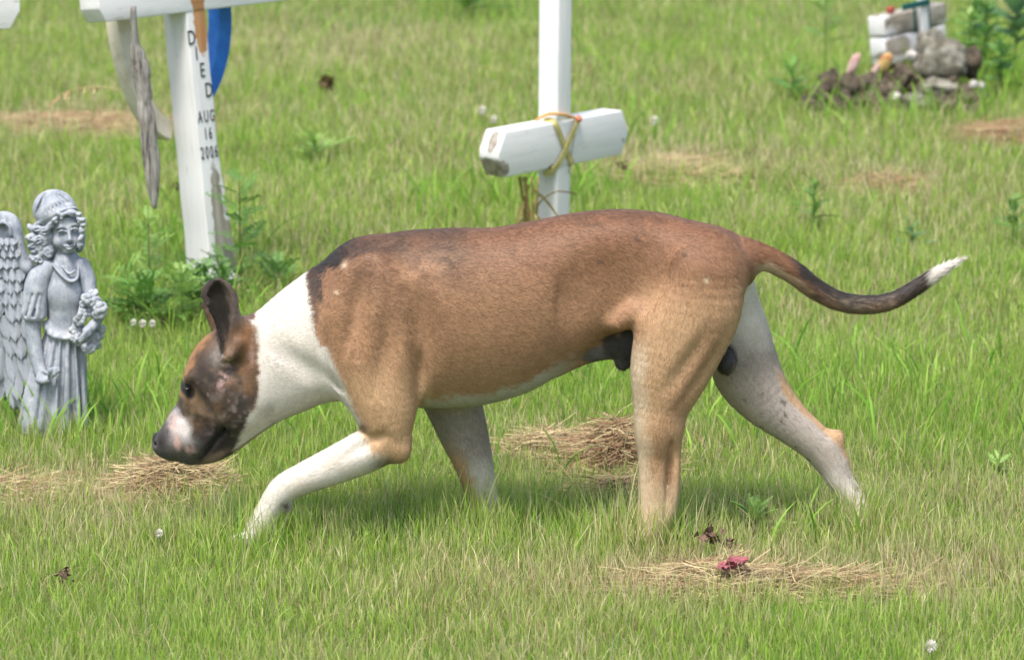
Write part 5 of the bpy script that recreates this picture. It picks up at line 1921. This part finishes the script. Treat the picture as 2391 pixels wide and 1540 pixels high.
    def face(f):
        f.tube(rows([(378, 545, 52, .019, .0), (382, 480, 48, .017, .0), (385, 430, 46, .018, .004)]), .012)
        c = A(395, 320, .002)
        f.ell(c, (98 * U, .034, 125 * U), .008)
        f.ell(A(408, 380, -.010), (68 * U, .024, 74 * U), .012)          # jaw
        f.ell(A(420, 440, -.022), (22 * U, .009, 17 * U), .010)          # chin
        for zx, zy, v in ((360, 385, -.022), (462, 380, -.020)):
            f.ell(A(zx, zy, v), (30 * U, .010, 30 * U), .012)           # cheeks
        f.ell(A(405, 262, -.024), (70 * U, .012, 42 * U), .012)          # forehead
        for zx, zy, v in ((383, 322, -.0355), (461, 308, -.0345)):
            f.ell(A(zx, zy, v - .001), (24 * U, .0046, 13 * U), .007, cut=True)     # eye sockets
            f.ell(A(zx, zy + 3, v + .0055), (18 * U, .0055, 11 * U), .002)             # eyeballs
            f.tube(rows([(zx - 24, zy + 0, 3.5, .0018, v - .000), (zx, zy - 12, 4, .002, v - .0022), (zx + 24, zy - 3, 3.5, .0018, v + .001)]), .002)   # lids
            f.tube(rows([(zx - 28, zy - 24, 4, .0015, v + .001), (zx, zy - 34, 5, .002, v + .000), (zx + 26, zy - 28, 4, .0015, v + .002)]), .008)      # brow
        f.tube(rows([(424, 300, 9, .004, -.034), (430, 340, 11, .006, -.040), (434, 362, 15, .007, -.044)]), .006)   # nose
        for dx in (-14, 14):
            f.ell(A(433 + dx, 370, -.040), (9 * U, .004, 8 * U), .004)
            f.ell(A(433 + dx * .55, 379, -.045), (4 * U, .003, 3.2 * U), .001, cut=True)
        f.tube(rows([(398, 404, 4, .0025, -.0355), (420, 400, 7, .004, -.039), (432, 403, 6, .004, -.0405), (446, 398, 7, .004, -.039), (462, 396, 4, .0025, -.035)]), .003)
        f.tube(rows([(404, 411, 4, .0025, -.0355), (432, 418, 9, .0045, -.0395), (458, 404, 4, .0025, -.0355)]), .003)
        f.tube(rows([(396, 407, 2.2, .002, -.040), (432, 410, 2.6, .002, -.0455), (464, 399, 2.2, .002, -.040)]), .0012, cut=True)
    part('head', face, A(260, 170, -.062), A(520, 580, .045), .00125)

    # curls of hair framing the face
    def hair(f):
        rr = random.Random(12)
        arc = [(500, 245), (480, 222), (455, 205), (428, 196), (400, 205), (372, 222), (348, 245), (325, 270), (305, 295), (285, 320), (508, 285), (505, 325), (498, 365), (490, 395)]
        for k, (zx, zy) in enumerate(arc):
            c = A(zx, zy - 6, -.036 if zx > 330 else -.028)
            R_ = Matrix.Rotation(rr.uniform(-.8, .8), 3, 'Y')
            q_ = rr.uniform(.7, 1.15)
            f.ell(c + np.array([rr.uniform(-.003, .003), 0, rr.uniform(-.003, .003)]), (26 * U * q_, .010 * q_, 16 * U * q_), .005, R_)
            f.ell(A(zx + rr.uniform(-12, 12), zy + 14, -.036 if zx > 330 else -.026), (13 * U, .008, 11 * U), .003, R_)
        for k in range(46):
            zx, zy = rr.uniform(190, 312), rr.uniform(300, 500)
            if zx > 300 - .12 * (zy - 300) + 20:
                continue
            r_ = rr.uniform(18, 30)
            R_ = Matrix.Rotation(rr.uniform(-.9, .9), 3, 'Y')
            f.ell(A(zx, zy, rr.uniform(-.026, -.012)), (r_ * 1.3 * U, .011, r_ * .75 * U), .003, R_)
            f.ell(A(zx + 4, zy - 2, -.036), (r_ * .55 * U, .008, r_ * .28 * U), .002, R_, True)
        f.ell(A(280, 380, .006), (95 * U, .026, 130 * U), .010)
        f.ell(A(470, 370, .014), (40 * U, .020, 100 * U), .010)
    part('hair', hair, A(150, 160, -.06), A(545, 540, .05), .0017)

    def bonnet(f):
        f.ell(A(326, 205, .006), (132 * U, .044, 122 * U), .010, Matrix.Rotation(math.radians(12), 3, 'Y'))
        f.tube(rows([(212, 290, 10, .005, -.002), (250, 268, 11, .005, -.020), (330, 218, 12, .005, -.034), (400, 186, 11, .005, -.034), (446, 180, 9, .005, -.024), (468, 196, 8, .004, -.008)]), .004)
        for k in range(11):     # gathers running back from the band
            t = k / 10
            bx, by = 215 + 235 * t, 262 - 95 * math.sin(t * 1.65)
            tx_, ty_ = 268 + 90 * t, 108 - 26 * math.sin(t * pi)
            f.tube(rows([(bx, by - 8, 5, .007, -.018 - .022 * math.sin(pi * min(1, t + .15))), ((bx + tx_) / 2 - 6, (by + ty_) / 2, 7, .009, -.024 - .020 * math.sin(pi * t)), (tx_, ty_, 5, .006, -.014)]), .004, cut=True)
    part('bonnet', bonnet, A(170, 60, -.065), A(510, 330, .06), .0017)

    # wing: a shell with overlapping feathers, and its pair behind the body
    def feather_mesh(seed):
        rr = random.Random(seed)
        nx, ny = 9, 5
        V, F = [], []
        for i in range(nx + 1):
            t = i / nx
            wv = .5 * (1 - (max(0, t - .40) / .60) ** 1.9) ** .6 * (.78 + .22 * min(1, t * 3)) if t < 1 else .02
            for j in range(ny + 1):
                u = j / ny * 2 - 1
                V.append((u * wv, -.22 * (1 - abs(u) ** 1.6) - .55 * t * t - (.16 if abs(u) < .25 else 0) + rr.uniform(-.05, .05), -t))
        for i in range(nx):
            for j in range(ny):
                a = i * (ny + 1) + j
                F.append((a, a + ny + 1, a + ny + 2, a + 1))
        o = len(V)
        V += [(x, y + .10, z) for x, y, z in V]
        F += [tuple(q + o for q in f_[::-1]) for f_ in list(F)]
        me = mesh('feather', V, F)
        me.materials.append(m)
        me.polygons.foreach_set('use_smooth', np.ones(len(me.polygons), bool))
        return me
    fms = [feather_mesh(s) for s in range(3)]

    def wing(sgn):
        def shell(f):
            if sgn < 0:
                f.tube(rows([(165, 560, 40, .016, .012), (130, 520, 42, .016, .016), (105, 400, 34, .015, .020), (80, 300, 36, .014, .024), (40, 262, 34, .013, .028), (-20, 270, 38, .013, .034), (-90, 330, 40, .012, .042)]), .012)
                f.tube(rows([(110, 520, 70, .012, .024), (60, 700, 105, .013, .030), (40, 900, 120, .013, .034), (30, 1100, 105, .012, .036), (55, 1300, 70, .010, .034), (85, 1400, 34, .008, .030)]), .02)
                f.tube(rows([(40, 330, 60, .010, .030), (-30, 520, 110, .011, .040), (-70, 760, 120, .011, .046), (-80, 1000, 110, .010, .048), (-60, 1250, 70, .009, .046)]), .02)
            else:
                f.tube(rows([(360, 560, 40, .016, .038), (380, 540, 42, .014, .055), (400, 520, 36, .012, .075)]), .012)
                f.tube(rows([(375, 600, 60, .014, .050), (380, 800, 60, .016, .066), (378, 1000, 55, .016, .070), (372, 1250, 40, .014, .066)]), .02)
        if sgn < 0:
            base_shell = shell

            def shell(f):
                base_shell(f)
                f.ell(A(22, 322, .014), (36 * U, .014, 30 * U), .006, None, True)
                f.tube(rows([(-20, 300, 10, .005, .016), (22, 282, 10, .005, .008), (56, 310, 10, .005, .006), (62, 360, 9, .005, .008)]), .006)
        wo = part('wing', shell, A(-240 if sgn < 0 else 280, 200, -.02), A(260 if sgn < 0 else 480, 1460, .10), .0026)
        if sgn < 0:
            k = 0
            rws = [(375, 34, 44), (400, 36, 52), (440, 38, 56), (500, 42, 62), (560, 46, 74), (625, 50, 84), (690, 54, 95), (760, 58, 120), (840, 60, 150), (930, 62, 180), (1040, 62, 210), (1150, 60, 210), (1230, 56, 170)]
            for ri, (zy, wv, ln) in enumerate(rws):
                x1 = np.interp(zy, [300, 420, 520, 700, 900, 1100, 1230], [62, 92, 108, 140, 135, 120, 105])
                x0 = np.interp(zy, [300, 420, 600, 1230], [-20, -60, -130, -150])
                xx = x1 - (ri % 2) * wv * .45
                while xx > x0:
                    o = bpy.data.objects.new('feather', fms[k % 3])
                    COL.objects.link(o)
                    o.parent = wo
                    depth = np.interp(xx, [-150, 0, 140], [.036, .020, .008]) - .004 - .0015 * (12 - ri) * .3
                    o.location = A(xx, zy, depth)
                    o.rotation_euler = (random.uniform(-.10, .06), math.radians(random.uniform(-10, 10) - 4 + 14 * (xx < 20)), random.uniform(-.10, .10))
                    s = U * wv
                    o.scale = (s * random.uniform(1.2, 1.5), .015, U * ln * random.uniform(.92, 1.08))
                    k += 1
                    xx -= wv * .95
    wing(-1)
    wing(1)


build_lettered_cross()
build_feather()
build_strap_cross()
build_corner_cross()
build_small_cross()
build_stones()
build_straw()
build_weeds()
build_angel()
